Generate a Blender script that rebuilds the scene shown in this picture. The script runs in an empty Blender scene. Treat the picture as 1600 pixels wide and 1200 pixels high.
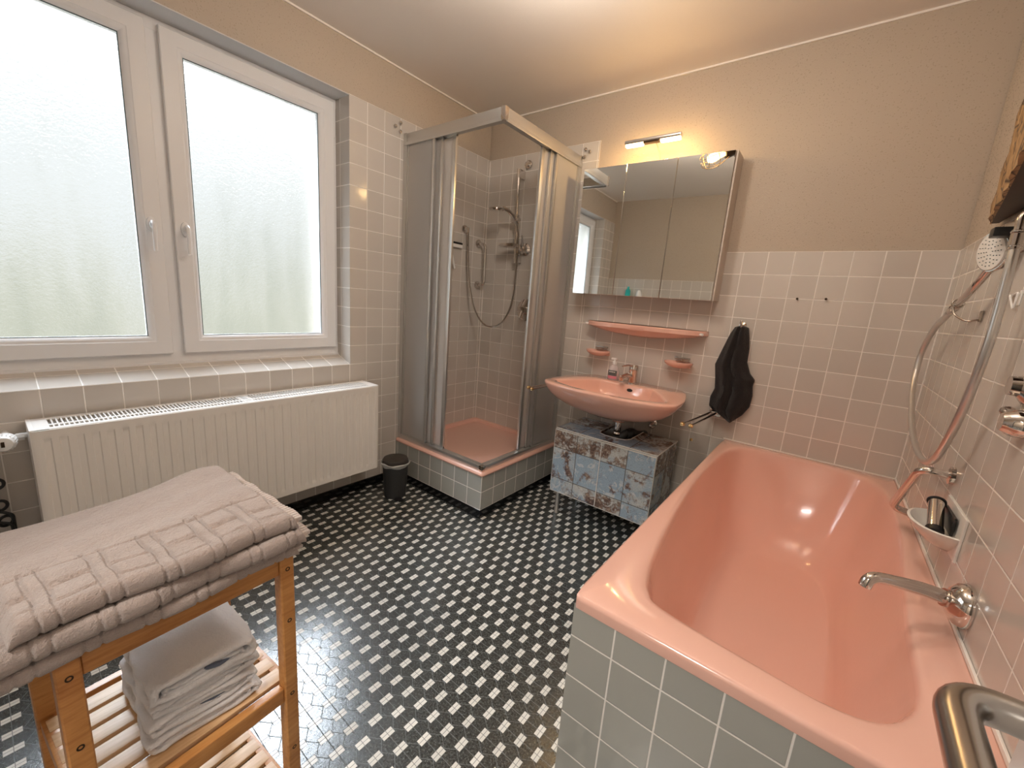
import bpy, bmesh, math, random
from mathutils import Vector, Matrix
random.seed(7)
PI = math.pi
SC = bpy.context.scene
COL = SC.collection

# ---------------------------------------------------------------- camera
RIGHT = Vector((0.7863, 0.6138, 0.0753)).normalized()
FWD = Vector((-0.5918, 0.7810, -0.2001)).normalized()
cam_d = bpy.data.cameras.new('camera'); cam = bpy.data.objects.new('camera', cam_d); COL.objects.link(cam)
_r, _u, _f = None, None, None
def cam_axes(ax, ay, az):
    cz, sz = math.cos(az), math.sin(az); cx, sx = math.cos(ax), math.sin(ax); cy, sy = math.cos(ay), math.sin(ay)
    f = Vector((sz*cx, cz*cx, sx)); r = Vector((cz, -sz, 0)); u = r.cross(f)
    return r*cy + u*sy, -r*sy + u*cy, f
_r, _u, _f = cam_axes(-0.2014, 0.0770, -0.6482)
cam.matrix_world = Matrix(((_r.x, _u.x, -_f.x, -0.3443), (_r.y, _u.y, -_f.y, -2.4393), (_r.z, _u.z, -_f.z, 1.2549), (0, 0, 0, 1)))
cam_d.sensor_fit = 'HORIZONTAL'; cam_d.sensor_width = 36.0; cam_d.lens = 639.57/1600*36.0
cam_d.clip_start = 0.02; cam_d.clip_end = 200
SC.camera = cam

# ---------------------------------------------------------------- colour management
SC.view_settings.view_transform = 'Standard'
SC.view_settings.look = 'None'
SC.view_settings.exposure = 0.60
SC.view_settings.gamma = 1.0
SC.view_settings.use_curve_mapping = False
try:
    SC.cycles.use_denoising = True
    SC.cycles.max_bounces = 10; SC.cycles.diffuse_bounces = 5; SC.cycles.glossy_bounces = 5
    SC.cycles.transmission_bounces = 8; SC.cycles.transparent_max_bounces = 12
    SC.cycles.sample_clamp_indirect = 6.0; SC.cycles.caustics_reflective = False; SC.cycles.caustics_refractive = False
    SC.cycles.blur_glossy = 0.5
except Exception: pass

# ---------------------------------------------------------------- room dimensions (metres)
XL = -2.548; YN = -2.92; H = 2.50; P = 0.11
DADO = 1.585; HIGH = 2.2433; OZ = 0.0433
WY0, WY1, WZ0, WZ1 = -2.60, -1.124, 0.813, 2.243   # window opening in the left wall
WX = -2.68

# ---------------------------------------------------------------- node helper
class S:
    def __init__(s, nt, k): s.nt, s.k = nt, k
    def _m(s, op, *a):
        n = s.nt.nodes.new('ShaderNodeMath'); n.operation = op
        for i, v in enumerate((s,)+a):
            if isinstance(v, S): s.nt.links.new(v.k, n.inputs[i])
            else: n.inputs[i].default_value = v
        return S(s.nt, n.outputs[0])
    def __add__(s, o): return s._m('ADD', o)
    def __radd__(s, o): return s._m('ADD', o)
    def __sub__(s, o): return s._m('SUBTRACT', o)
    def __rsub__(s, o): return (s*-1)._m('ADD', o)
    def __mul__(s, o): return s._m('MULTIPLY', o)
    def __rmul__(s, o): return s._m('MULTIPLY', o)
    def __truediv__(s, o): return s._m('DIVIDE', o)
    def abs(s): return s._m('ABSOLUTE')
    def floor(s): return s._m('FLOOR')
    def fract(s): return s._m('FRACT')
    def lt(s, o): return s._m('LESS_THAN', o)
    def gt(s, o): return s._m('GREATER_THAN', o)
    def min(s, o): return s._m('MINIMUM', o)
    def max(s, o): return s._m('MAXIMUM', o)
    def modulo(s, o): return s._m('FLOORED_MODULO', o)
    def step(s, lo, hi, a=0.0, b=1.0):
        n = s.nt.nodes.new('ShaderNodeMapRange'); n.interpolation_type = 'SMOOTHSTEP'
        s.nt.links.new(s.k, n.inputs[0])
        for i, v in zip((1, 2, 3, 4), (lo, hi, a, b)): n.inputs[i].default_value = v
        return S(s.nt, n.outputs[0])

class Mat:
    def __init__(self, name, color=(0.8, 0.8, 0.8), rough=0.5, metal=0.0, **kw):
        self.m = bpy.data.materials.new(name); self.m.use_nodes = True
        self.nt = self.m.node_tree; self.b = self.nt.nodes['Principled BSDF']; self.out = self.nt.nodes['Material Output']
        self.set('Base Color', (*color, 1)); self.set('Roughness', rough); self.set('Metallic', metal)
        for k, v in kw.items(): self.set(k.replace('_', ' '), v)
    def set(self, k, v):
        i = self.b.inputs[k]
        if isinstance(v, S): self.nt.links.new(v.k, i)
        else: i.default_value = v
    def node(self, t, **kw):
        n = self.nt.nodes.new(t)
        for k, v in kw.items(): setattr(n, k, v)
        return n
    def pos(self):
        g = self.node('ShaderNodeNewGeometry'); x = self.node('ShaderNodeSeparateXYZ')
        self.nt.links.new(g.outputs['Position'], x.inputs[0])
        return [S(self.nt, x.outputs[i]) for i in range(3)]
    def nrm(self):
        g = self.node('ShaderNodeNewGeometry'); x = self.node('ShaderNodeSeparateXYZ')
        self.nt.links.new(g.outputs['True Normal'], x.inputs[0])
        return [S(self.nt, x.outputs[i]) for i in range(3)]
    def comb(self, a, b, c=0.0):
        n = self.node('ShaderNodeCombineXYZ')
        for i, v in enumerate((a, b, c)):
            if isinstance(v, S): self.nt.links.new(v.k, n.inputs[i])
            else: n.inputs[i].default_value = v
        return S(self.nt, n.outputs[0])
    def vec(self, scale=(1, 1, 1), obj=False):
        t = self.node('ShaderNodeTexCoord') if obj else self.node('ShaderNodeNewGeometry')
        mp = self.node('ShaderNodeMapping'); mp.inputs['Scale'].default_value = scale
        self.nt.links.new(t.outputs['Object' if obj else 'Position'], mp.inputs[0])
        return S(self.nt, mp.outputs[0])
    def noise(self, v, scale, detail=3.0, rough=0.5, dist=0.0, color=False):
        n = self.node('ShaderNodeTexNoise'); n.inputs['Scale'].default_value = scale; n.inputs['Detail'].default_value = detail
        n.inputs['Roughness'].default_value = rough; n.inputs['Distortion'].default_value = dist
        self.nt.links.new(v.k, n.inputs['Vector'])
        return S(self.nt, n.outputs[1 if color else 0])
    def white(self, v):
        n = self.node('ShaderNodeTexWhiteNoise'); self.nt.links.new(v.k, n.inputs['Vector'])
        return S(self.nt, n.outputs[0]), S(self.nt, n.outputs[1])
    def mix(self, f, a, b):
        n = self.node('ShaderNodeMix', data_type='RGBA'); n.clamp_factor = True
        for i, v in ((0, f), (6, a), (7, b)):
            if isinstance(v, S): self.nt.links.new(v.k, n.inputs[i])
            elif i == 0: n.inputs[0].default_value = v
            else: n.inputs[i].default_value = (*v, 1)
        return S(self.nt, n.outputs[2])
    def ramp(self, f, stops):
        n = self.node('ShaderNodeValToRGB'); self.nt.links.new(f.k, n.inputs[0]); e = n.color_ramp.elements
        while len(e) < len(stops): e.new(0.5)
        for el, (p, c) in zip(e, stops): el.position = p; el.color = (*c, 1)
        return S(self.nt, n.outputs[0])
    def bump(self, h, dist=0.001, strength=1.0, prev=None):
        n = self.node('ShaderNodeBump'); n.inputs['Distance'].default_value = dist; n.inputs['Strength'].default_value = strength
        self.nt.links.new(h.k, n.inputs['Height'])
        if prev is not None: self.nt.links.new(prev.k, n.inputs['Normal'])
        r = S(self.nt, n.outputs[0]); self.nt.links.new(r.k, self.b.inputs['Normal']); return r

def tile_mat(name, ox, oy, oz, base=(0.47, 0.415, 0.355), grout=(0.88, 0.84, 0.79), pz=P, gw=0.0019):
    M = Mat(name, base, 0.12)
    x, y, z = M.pos(); nx, ny, nz = [n.abs().gt(0.5) for n in M.nrm()]
    def g(c, o, p):
        t = (c-o)/p; d = ((t-t.floor())-0.5).abs()
        return d.step(0.5-(gw*1.35)/p, 0.5-(gw*0.75)/p), t.floor()
    gx, ix = g(x, ox, P); gy, iy = g(y, oy, P); gz, iz = g(z, oz, pz)
    m = (gx*(1-nx)).max(gy*(1-ny)).max(gz*(1-nz))
    wv, wc = M.white(M.comb(ix*(1-nx), iy*(1-ny), iz*(1-nz)))
    mott = M.noise(M.vec(), 9.0, 3.0)
    var = wv*0.10+0.90+mott*0.10
    bc = M.mix(mott, base, tuple(c*0.93 for c in base))
    n = M.node('ShaderNodeMix', data_type='RGBA', blend_type='MULTIPLY'); n.inputs[0].default_value = 1.0
    M.nt.links.new(bc.k, n.inputs[6]); cc = M.comb(var, var, var); M.nt.links.new(cc.k, n.inputs[7])
    M.set('Base Color', M.mix(m, S(M.nt, n.outputs[2]), grout))
    M.set('Roughness', m.step(0, 1, 0.13, 0.75))
    wav = M.noise(M.vec(), 14.0, 1.0)
    b1 = M.bump(wav, 0.0016, 0.35)
    M.bump(1-m, 0.0012, 0.8, b1)
    # each tile is set very slightly out of plane
    nn = M.node('ShaderNodeVectorMath', operation='MULTIPLY_ADD')
    sub = M.node('ShaderNodeVectorMath', operation='SUBTRACT'); M.nt.links.new(wc.k, sub.inputs[0]); sub.inputs[1].default_value = (.5, .5, .5)
    M.nt.links.new(sub.outputs[0], nn.inputs[0]); nn.inputs[1].default_value = (.014, .014, .014)
    src = M.b.inputs['Normal'].links[0].from_socket; M.nt.links.new(src, nn.inputs[2])
    nz2 = M.node('ShaderNodeVectorMath', operation='NORMALIZE'); M.nt.links.new(nn.outputs[0], nz2.inputs[0])
    M.nt.links.new(nz2.outputs[0], M.b.inputs['Normal'])
    return M.m

MT = {}
TILE = (0.60, 0.555, 0.505)
GREY = (0.42, 0.42, 0.385)
MT['tile_left'] = tile_mat('tile_left', 0, -0.0262, OZ, TILE)
MT['tile_shower_back'] = tile_mat('tile_shower_back', XL, 0, OZ, TILE)
MT['tile_back'] = tile_mat('tile_back', -0.0021, 0, 0.0450, TILE)
MT['tile_right'] = tile_mat('tile_right', 0, 0.0, 0.0450, TILE)
MT['tile_plinth'] = tile_mat('tile_plinth', XL+0.792, -0.789, 0.0546, GREY)
MT['tile_tub'] = tile_mat('tile_tub', -0.7092, -1.660, 0.4888, GREY)

def paint_mat(name, col, glitter=True):
    M = Mat(name, col, 0.42)
    v = M.vec()
    weave = M.noise(v, 260.0, 2.0); big = M.noise(v, 2.0, 2.0)
    M.set('Base Color', M.mix(big, tuple(c*0.96 for c in col), tuple(min(1, c*1.03) for c in col)))
    b = M.bump(weave, 0.0012, 0.6)
    if glitter:
        vo = M.node('ShaderNodeTexVoronoi'); vo.inputs['Scale'].default_value = 190.0; M.nt.links.new(v.k, vo.inputs['Vector'])
        wv, wc = M.white(S(M.nt, vo.outputs['Position']))
        spot = wv.gt(0.84)*S(M.nt, vo.outputs['Distance']).lt(0.45)
        M.set('Roughness', spot.step(0, 1, 0.42, 0.20)); M.set('Specular IOR Level', spot.step(0, 1, 0.5, 1.0))
        nn = M.node('ShaderNodeVectorMath', operation='MULTIPLY_ADD')
        sub = M.node('ShaderNodeVectorMath', operation='SUBTRACT'); M.nt.links.new(wc.k, sub.inputs[0]); sub.inputs[1].default_value = (.5, .5, .5)
        sc = M.comb(spot*0.40, spot*0.40, spot*0.40)
        M.nt.links.new(sub.outputs[0], nn.inputs[0]); M.nt.links.new(sc.k, nn.inputs[1]); M.nt.links.new(b.k, nn.inputs[2])
        nz2 = M.node('ShaderNodeVectorMath', operation='NORMALIZE'); M.nt.links.new(nn.outputs[0], nz2.inputs[0])
        M.nt.links.new(nz2.outputs[0], M.b.inputs['Normal'])
    return M.m
MT['paint'] = paint_mat('beige_glitter_paint', (0.49, 0.415, 0.335))
MT['lintel'] = paint_mat('grey_white_plaster', (0.62, 0.62, 0.62), False)
MT['ceiling'] = paint_mat('ceiling_paint', (0.80, 0.75, 0.70), False)
MT['caulk'] = Mat('white_sealant', (0.85, 0.80, 0.74), 0.5).m
MT['black_tile'] = Mat('black_skirting_tile', (0.006, 0.006, 0.007), 0.12).m
MT['pvc'] = Mat('white_window_plastic', (0.80, 0.80, 0.81), 0.22).m
MT['seal'] = Mat('grey_rubber_seal', (0.10, 0.14, 0.15), 0.6).m
MT['white'] = Mat('white_enamel', (0.83, 0.80, 0.76), 0.28).m
MT['white_plastic'] = Mat('white_plastic', (0.85, 0.84, 0.82), 0.3).m
MT['door_white'] = Mat('white_door_lacquer', (0.82, 0.83, 0.84), 0.3).m
MT['chrome'] = Mat('polished_chrome', (0.72, 0.68, 0.65), 0.07, 1.0).m
MT['hose'] = Mat('steel_hose', (0.74, 0.73, 0.72), 0.30, 1.0).m
MT['steel'] = Mat('brushed_steel', (0.46, 0.42, 0.38), 0.24, 1.0).m
MT['alu'] = Mat('satin_aluminium', (0.62, 0.61, 0.59), 0.28, 0.85).m
MT['brass'] = Mat('brass', (0.85, 0.60, 0.30), 0.22, 1.0).m
MT['black'] = Mat('black_plastic', (0.010, 0.010, 0.011), 0.35).m
MT['darkgrey'] = Mat('dark_grey_plastic', (0.035, 0.036, 0.037), 0.45).m
MT['lid'] = Mat('brown_grey_lid', (0.045, 0.038, 0.033), 0.5).m
MT['bronze'] = Mat('dark_bronze', (0.055, 0.035, 0.022), 0.35, 0.8).m
MT['ceramic'] = Mat('white_ceramic', (0.78, 0.75, 0.70), 0.12).m
MT['bag'] = Mat('clear_bag_film', (0.75, 0.76, 0.74), 0.25, Alpha=0.55).m
MT['teal'] = Mat('teal_plastic', (0.02, 0.50, 0.48), 0.3).m
MT['soap_clear'] = Mat('clear_bottle_plastic', (0.80, 0.74, 0.74), 0.10, Alpha=0.55).m
MT['soap_pink'] = Mat('pink_liquid_soap', (0.78, 0.28, 0.32), 0.2).m
MT['label_dark'] = Mat('printed_label_dark', (0.10, 0.12, 0.12), 0.4).m
MT['label_pink'] = Mat('printed_label_pink', (0.72, 0.25, 0.33), 0.4).m
MT['cab_side'] = Mat('greige_cabinet_board', (0.55, 0.48, 0.42), 0.4).m
MT['edge_white'] = Mat('pale_edge_band', (0.72, 0.70, 0.66), 0.35).m
MT['door_gap'] = Mat('black_mirror_gap', (0.02, 0.02, 0.02), 0.5).m
MT['mirror'] = Mat('mirror_glass', (0.86, 0.88, 0.86), 0.015, 1.0).m

def pink(name, col):
    M = Mat(name, col, 0.13, Coat_Weight=0.4, Coat_Roughness=0.05)
    n = M.noise(M.vec(), 60.0, 2.0)
    M.bump(n, 0.0004, 0.25)
    return M.m
MT['pink'] = pink('salmon_pink_enamel', (0.80, 0.475, 0.385))

def terry(name, col, scale=900.0, dist=0.003, var=0.12, sheen=0.4):
    M = Mat(name, col, 0.95, Sheen_Weight=sheen, Sheen_Roughness=0.5)
    v = M.vec()
    a = M.noise(v, scale*0.45, 4.0, 0.65); b = M.noise(v, 40.0, 3.0)
    M.set('Base Color', M.mix(a*0.6+b*0.4, tuple(c*(1-var*2) for c in col), tuple(min(1, c*(1+var)) for c in col)))
    M.bump(a*0.8+M.noise(v, 130.0, 3.0)*1.2, dist, 0.9)
    return M.m
MT['towel'] = terry('taupe_terry', (0.47, 0.38, 0.34), dist=0.005, var=0.16)
MT['towel_dark'] = terry('taupe_terry_shadow_side', (0.41, 0.33, 0.295))
MT['towel_white'] = terry('white_terry', (0.88, 0.87, 0.89), var=0.04)
MT['towel_black'] = terry('black_terry', (0.020, 0.017, 0.018), var=0.5, sheen=0.15)
MT['hem'] = terry('pale_hem', (0.62, 0.53, 0.48))
MT['embroidery'] = terry('blue_grey_stitching', (0.13, 0.15, 0.22))

def wood():
    M = Mat('oiled_bamboo', (0.6, 0.32, 0.13), 0.33)
    v = M.vec((1, 1, 1)); x, y, z = M.pos()
    g = M.noise(M.vec((60, 5, 60)), 2.2, 5.0, 0.6); k = M.noise(M.vec((8, 1.5, 8)), 1.3, 3.0)
    M.set('Base Color', M.ramp(g*0.55+k*0.45, [(0.30, (0.34, 0.125, 0.030)), (0.5, (0.52, 0.235, 0.070)), (0.72, (0.66, 0.345, 0.125))]))
    M.bump(g, 0.0004, 0.5)
    return M.m
MT['wood'] = wood()
def wood_light():
    M = Mat('pale_bamboo_slat', (0.7, 0.45, 0.25), 0.35)
    g = M.noise(M.vec((60, 5, 60)), 2.2, 5.0, 0.6)
    M.set('Base Color', M.ramp(g, [(0.3, (0.60, 0.37, 0.19)), (0.7, (0.80, 0.56, 0.33))]))
    return M.m
MT['slat'] = wood_light()
def bark():
    M = Mat('bark_print', (0.4, 0.25, 0.12), 0.6)
    v = M.vec((6, 3, 2)); n = M.noise(v, 2.2, 7.0, 0.65, 2.0); w = M.node('ShaderNodeTexVoronoi', feature='DISTANCE_TO_EDGE'); w.inputs['Scale'].default_value = 5.0
    d = M.noise(v, 1.5, 3.0, color=True)
    M.nt.links.new(v.k, w.inputs['Vector'])
    e = S(M.nt, w.outputs['Distance']).step(0.0, 0.06)
    M.set('Base Color', M.mix(e, (0.05, 0.025, 0.012), M.ramp(n, [(0.3, (0.16, 0.085, 0.035)), (0.55, (0.42, 0.25, 0.11)), (0.75, (0.58, 0.42, 0.24))])))
    M.bump(n, 0.002, 0.8)
    return M.m
MT['bark'] = bark()
MT['bark_dark'] = Mat('dark_wood_core', (0.05, 0.033, 0.024), 0.6).m

def rusty():
    M = Mat('rusty_blue_tile_foil', (0.4, 0.5, 0.55), 0.22)
    x, y, z = M.pos(); nx, ny, nz = [n.abs().gt(0.5) for n in M.nrm()]
    def g(c, o, p, w=0.0028):
        t = (c-o)/p; d = ((t-t.floor())-0.5).abs(); return d.step(0.5-w/p*1.2, 0.5-w/p*0.4), t.floor()
    gx, ix = g(x, -1.5150, 0.1488); gy, iy = g(y, -0.44, 0.175); gz, iz = g(z, 0.245, 0.185)
    m = (gx*(1-nx)).max(gy*(1-ny)).max(gz*(1-nz))
    wv, wc = M.white(M.comb(ix*(1-nx)+3.0, iy*(1-ny)+5.0, iz*(1-nz)+1.0))
    v = M.vec(); n1 = M.noise(v, 9.0, 7.0, 0.62, 0.6); n2 = M.noise(v, 5.0, 5.0, 0.6, 1.0); n3 = M.noise(v, 45.0, 5.0, 0.7)
    blue = M.mix(n2, (0.26, 0.35, 0.45), (0.40, 0.50, 0.59)); pale = M.mix(n1, (0.45, 0.47, 0.46), (0.66, 0.66, 0.63))
    base = M.mix(((wv-0.5)*0.6+n2).step(0.33, 0.53), blue, pale)
    rust = M.ramp(n3, [(0.35, (0.045, 0.018, 0.010)), (0.52, (0.13, 0.055, 0.032)), (0.66, (0.38, 0.28, 0.21))])
    mask = (n1*0.72+n3*0.28+(wv-0.5)*0.12).step(0.475, 0.555)
    col = M.mix(mask*0.9, base, rust)
    fine = M.noise(v, 170.0, 4.0, 0.7).step(0.56, 0.64)
    col = M.mix(fine*0.55, col, (0.12, 0.09, 0.07))
    chalk = M.noise(v, 14.0, 6.0, 0.7, 1.5).step(0.55, 0.62)
    col = M.mix(chalk*0.6, col, (0.70, 0.69, 0.66))
    M.set('Base Color', M.mix(m*0.85, col, (0.10, 0.085, 0.07)))
    return M.m
MT['rusty'] = rusty()

def floor_mat():
    M = Mat('mosaic_floor', (0.03, 0.03, 0.03), 0.2, Specular_IOR_Level=0.9)
    x, y, z = M.pos(); p = 0.0603
    u = (x+0.965)/p; v = (y+1.607)/p
    row = (v+0.5).floor(); fy = (v-row)*p
    uo = u-row.modulo(2.0)*0.5; cx = (uo+0.5).floor(); fx = (uo-cx)*p
    ax, ay = fx.abs(), fy.abs()
    aa = 0.0006
    bx = (ax-0.0110).step(-aa, aa, 1, 0); by = (ay-0.0190).step(-aa, aa, 1, 0); block = bx*by
    w = 0.0008
    crossd = ax.min(ay)
    cross = crossd.step(w*0.6, w*1.4, 1, 0)*block
    zig = (ay-0.0190-ax*0.78).abs().step(w*0.7, w*1.8, 1, 0)*(1-block)
    hor = ay.step(w*0.7, w*1.6, 1, 0)*(1-block)
    edge = ((ax-0.0110).abs().step(0.0003, 0.0010, 1, 0)*(ay-0.0198).lt(0)).max((ay-0.0190).abs().step(0.0003, 0.0010, 1, 0)*(ax-0.0118).lt(0))
    line = zig.max(hor)
    vv = M.vec(); sp = M.noise(vv, 420.0, 3.0, 0.7); sp2 = M.noise(vv, 160.0, 2.0)
    dark = M.ramp(sp*0.6+sp2*0.4, [(0.40, (0.012, 0.014, 0.013)), (0.53, (0.042, 0.047, 0.045)), (0.64, (0.17, 0.18, 0.17))])
    wv, wc = M.white(M.comb(cx, row))
    col = M.mix(line*0.6, dark, (0.11, 0.12, 0.12))
    wcol = M.mix(wv, (0.70, 0.69, 0.64), (0.83, 0.82, 0.77))
    col = M.mix(block, col, wcol)
    col = M.mix(cross.max(edge)*0.8, col, (0.03, 0.033, 0.035))
    M.set('Base Color', col)
    M.set('Roughness', line.max(cross).step(0, 1, 0.24, 0.7))
    g = 1-line.max(cross).max(edge*0.7)
    b = M.bump(M.noise(vv, 90.0, 3.0), 0.0005, 0.5)
    M.bump(g, 0.0008, 0.7, b)
    return M.m
MT['floor'] = floor_mat()

def frosted():
    M = Mat('frosted_window_glass', (1.0, 1.0, 1.0), 0.22, Transmission_Weight=1.0, IOR=1.28)
    n = M.noise(M.vec((1, 1, 1)), 110.0, 3.0, 0.6); n2 = M.noise(M.vec((1, 1, 1)), 45.0, 2.0)
    M.bump(n*0.6+n2*0.6, 0.006, 1.0)
    t = M.node('ShaderNodeBsdfTransparent'); t.inputs[0].default_value = (0.985, 0.995, 0.995, 1)
    mx = M.node('ShaderNodeMixShader'); mx.inputs[0].default_value = 0.55
    M.nt.links.new(t.outputs[0], mx.inputs[1]); M.nt.links.new(M.b.outputs[0], mx.inputs[2]); M.nt.links.new(mx.outputs[0], M.out.inputs[0])
    return M.m
MT['frost'] = frosted()
def shower_pane():
    M = Mat('grained_clear_plastic', (0.88, 0.85, 0.82), 0.45, Transmission_Weight=0.50, IOR=1.12)
    n = M.noise(M.vec((1, 1, 0.5)), 420.0, 2.0, 0.6); M.bump(n, 0.0015, 0.6)
    t = M.node('ShaderNodeBsdfTransparent'); t.inputs[0].default_value = (0.86, 0.84, 0.82, 1)
    mx = M.node('ShaderNodeMixShader'); mx.inputs[0].default_value = 0.80
    M.nt.links.new(t.outputs[0], mx.inputs[1]); M.nt.links.new(M.b.outputs[0], mx.inputs[2]); M.nt.links.new(mx.outputs[0], M.out.inputs[0])
    return M.m
MT['pane'] = shower_pane()
def emis(name, col, strength):
    M = Mat(name, col, 0.4); M.set('Emission Color', (*col, 1)); M.set('Emission Strength', strength); return M.m
MT['warm_glow'] = emis('warm_lit_lamp', (1.0, 0.76, 0.42), 4.0)
MT['hall_fill_glow'] = emis('white_fill_glow', (1.0, 0.95, 0.88), 4.0)  # glow of the fill lamp added in the hallway
MT['bulb_glow'] = emis('warm_lit_bulb', (1.0, 0.62, 0.20), 6.0)

# ---------------------------------------------------------------- world: bright overcast sky over a soft hedge line
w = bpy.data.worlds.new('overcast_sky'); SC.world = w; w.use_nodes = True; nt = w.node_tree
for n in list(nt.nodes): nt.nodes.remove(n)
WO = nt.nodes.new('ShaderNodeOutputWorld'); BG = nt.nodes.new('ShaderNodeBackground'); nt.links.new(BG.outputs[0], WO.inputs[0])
tc = nt.nodes.new('ShaderNodeTexCoord'); sx = nt.nodes.new('ShaderNodeSeparateXYZ'); nt.links.new(tc.outputs['Generated'], sx.inputs[0])
class WM(Mat):
    def __init__(self): self.nt = nt
W = WM(); dz = S(nt, sx.outputs[2])
mp = nt.nodes.new('ShaderNodeMapping'); mp.inputs['Scale'].default_value = (1, 1, 0.22); nt.links.new(tc.outputs['Generated'], mp.inputs[0])
hed = W.noise(S(nt, mp.outputs[0]), 14.0, 3.0, 0.55); hed2 = W.noise(S(nt, mp.outputs[0]), 34.0, 2.0, 0.5)
lo = (dz+(hed-0.5)*0.50+(hed2-0.5)*0.25).step(-0.10, 0.21)
gcol = W.ramp(hed2*0.5+hed*0.5, [(0.34, (0.36, 0.40, 0.31)), (0.50, (0.66, 0.67, 0.56)), (0.66, (0.90, 0.88, 0.80))])
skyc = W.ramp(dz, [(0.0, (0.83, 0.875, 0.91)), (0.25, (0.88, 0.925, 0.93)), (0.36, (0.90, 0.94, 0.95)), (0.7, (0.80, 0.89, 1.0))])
col = W.mix(lo, gcol, skyc)
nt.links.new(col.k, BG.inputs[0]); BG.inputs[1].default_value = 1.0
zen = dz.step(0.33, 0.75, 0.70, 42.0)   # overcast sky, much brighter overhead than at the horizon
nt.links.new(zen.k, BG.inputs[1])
SKY = BG

def area_light(name, loc, rot, sx_, sy_, power, col=(1, 1, 1), portal=False):
    l = bpy.data.lights.new(name, 'AREA'); l.shape = 'RECTANGLE'; l.size = sx_; l.size_y = sy_; l.energy = power; l.color = col
    if portal: l.cycles.is_portal = True
    o = bpy.data.objects.new(name, l); COL.objects.link(o); o.location = loc; o.rotation_euler = rot; return o
area_light('window_portal', (-2.86, (WY0+WY1)/2, (WZ0+WZ1)/2), (0, -PI/2, 0), WZ1-WZ0+.1, WY1-WY0+.1, 1, portal=True)
_hl = area_light('hallway_fill_light', (-0.75, -3.55, H-0.10), (0, 0, 0), 0.34, 0.34, 26, (1.0, 0.95, 0.89)); _hl.data.shape = 'DISK'  # added fill through the doorway, from an invented lamp out of view
def point(name, loc, power, col, r=0.02):
    l = bpy.data.lights.new(name, 'POINT'); l.energy = power; l.color = col; l.shadow_soft_size = r
    o = bpy.data.objects.new(name, l); COL.objects.link(o); o.location = loc; return o

def spot(name, loc, d, power, col, r=0.03, ang=150, blend=0.6):
    l = bpy.data.lights.new(name, 'SPOT'); l.energy = power; l.color = col; l.shadow_soft_size = r; l.spot_size = math.radians(ang); l.spot_blend = blend; o_vis = False
    o = bpy.data.objects.new(name, l); COL.objects.link(o); o.location = loc; o.rotation_euler = Vector(d).to_track_quat('-Z', 'Y').to_euler(); o.visible_glossy = False; return o

# ---------------------------------------------------------------- mesh helpers
def new(): return bmesh.new()
def box(bm, x0, x1, y0, y1, z0, z1, bev=0.0, seg=2, mat=0):
    vs = [bm.verts.new((x, y, z)) for x in (x0, x1) for y in (y0, y1) for z in (z0, z1)]
    fs = [(0, 1, 3, 2), (4, 6, 7, 5), (0, 4, 5, 1), (2, 3, 7, 6), (0, 2, 6, 4), (1, 5, 7, 3)]
    faces = [bm.faces.new([vs[i] for i in f]) for f in fs]
    for f in faces: f.material_index = mat
    if bev > 0:
        es = {e for f in faces for e in f.edges}
        bmesh.ops.bevel(bm, geom=list(es), offset=bev, segments=seg, profile=0.7, affect='EDGES', clamp_overlap=True)
    return bm
def obox(bm, c, ax, half, bev=0.0):
    """oriented box: centre, 3 axes, half sizes"""
    n0 = len(bm.verts); c = Vector(c); A = [Vector(a).normalized() for a in ax]
    t = new(); box(t, -half[0], half[0], -half[1], half[1], -half[2], half[2], bev)
    mp_ = {}
    for v in t.verts: mp_[v] = bm.verts.new(c+A[0]*v.co.x+A[1]*v.co.y+A[2]*v.co.z)
    for f in t.faces: bm.faces.new([mp_[v] for v in f.verts])
    t.free(); return bm
def ring_faces(bm, a, b, closed=True):
    n = len(a); m = n if closed else n-1
    for i in range(m):
        j = (i+1) % n
        try: bm.faces.new([a[i], a[j], b[j], b[i]])
        except ValueError: pass
def frame_at(d, ref=None):
    d = d.normalized(); ref = ref or (Vector((0, 0, 1)) if abs(d.z) < 0.9 else Vector((1, 0, 0)))
    s = d.cross(ref).normalized(); return s, s.cross(d).normalized()
def smooth_path(pts, n=8):
    P_ = [Vector(p) for p in pts]; out = []
    for i in range(len(P_)-1):
        p0 = P_[max(i-1, 0)]; p1 = P_[i]; p2 = P_[i+1]; p3 = P_[min(i+2, len(P_)-1)]
        for k in range(n):
            t = k/n
            out.append(0.5*((2*p1)+(-p0+p2)*t+(2*p0-5*p1+4*p2-p3)*t*t+(-p0+3*p1-3*p2+p3)*t**3))
    out.append(P_[-1]); return out
def round_path(pts, r, n=6):
    P_ = [Vector(p) for p in pts]; out = [P_[0]]
    for i in range(1, len(P_)-1):
        a = (P_[i-1]-P_[i]); b = (P_[i+1]-P_[i]); ra = min(r, a.length*0.49, b.length*0.49)
        s = P_[i]+a.normalized()*ra; e = P_[i]+b.normalized()*ra
        for k in range(n+1):
            t = k/n; out.append((1-t)**2*s+2*t*(1-t)*P_[i]+t*t*e)
    out.append(P_[-1]); return out
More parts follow.
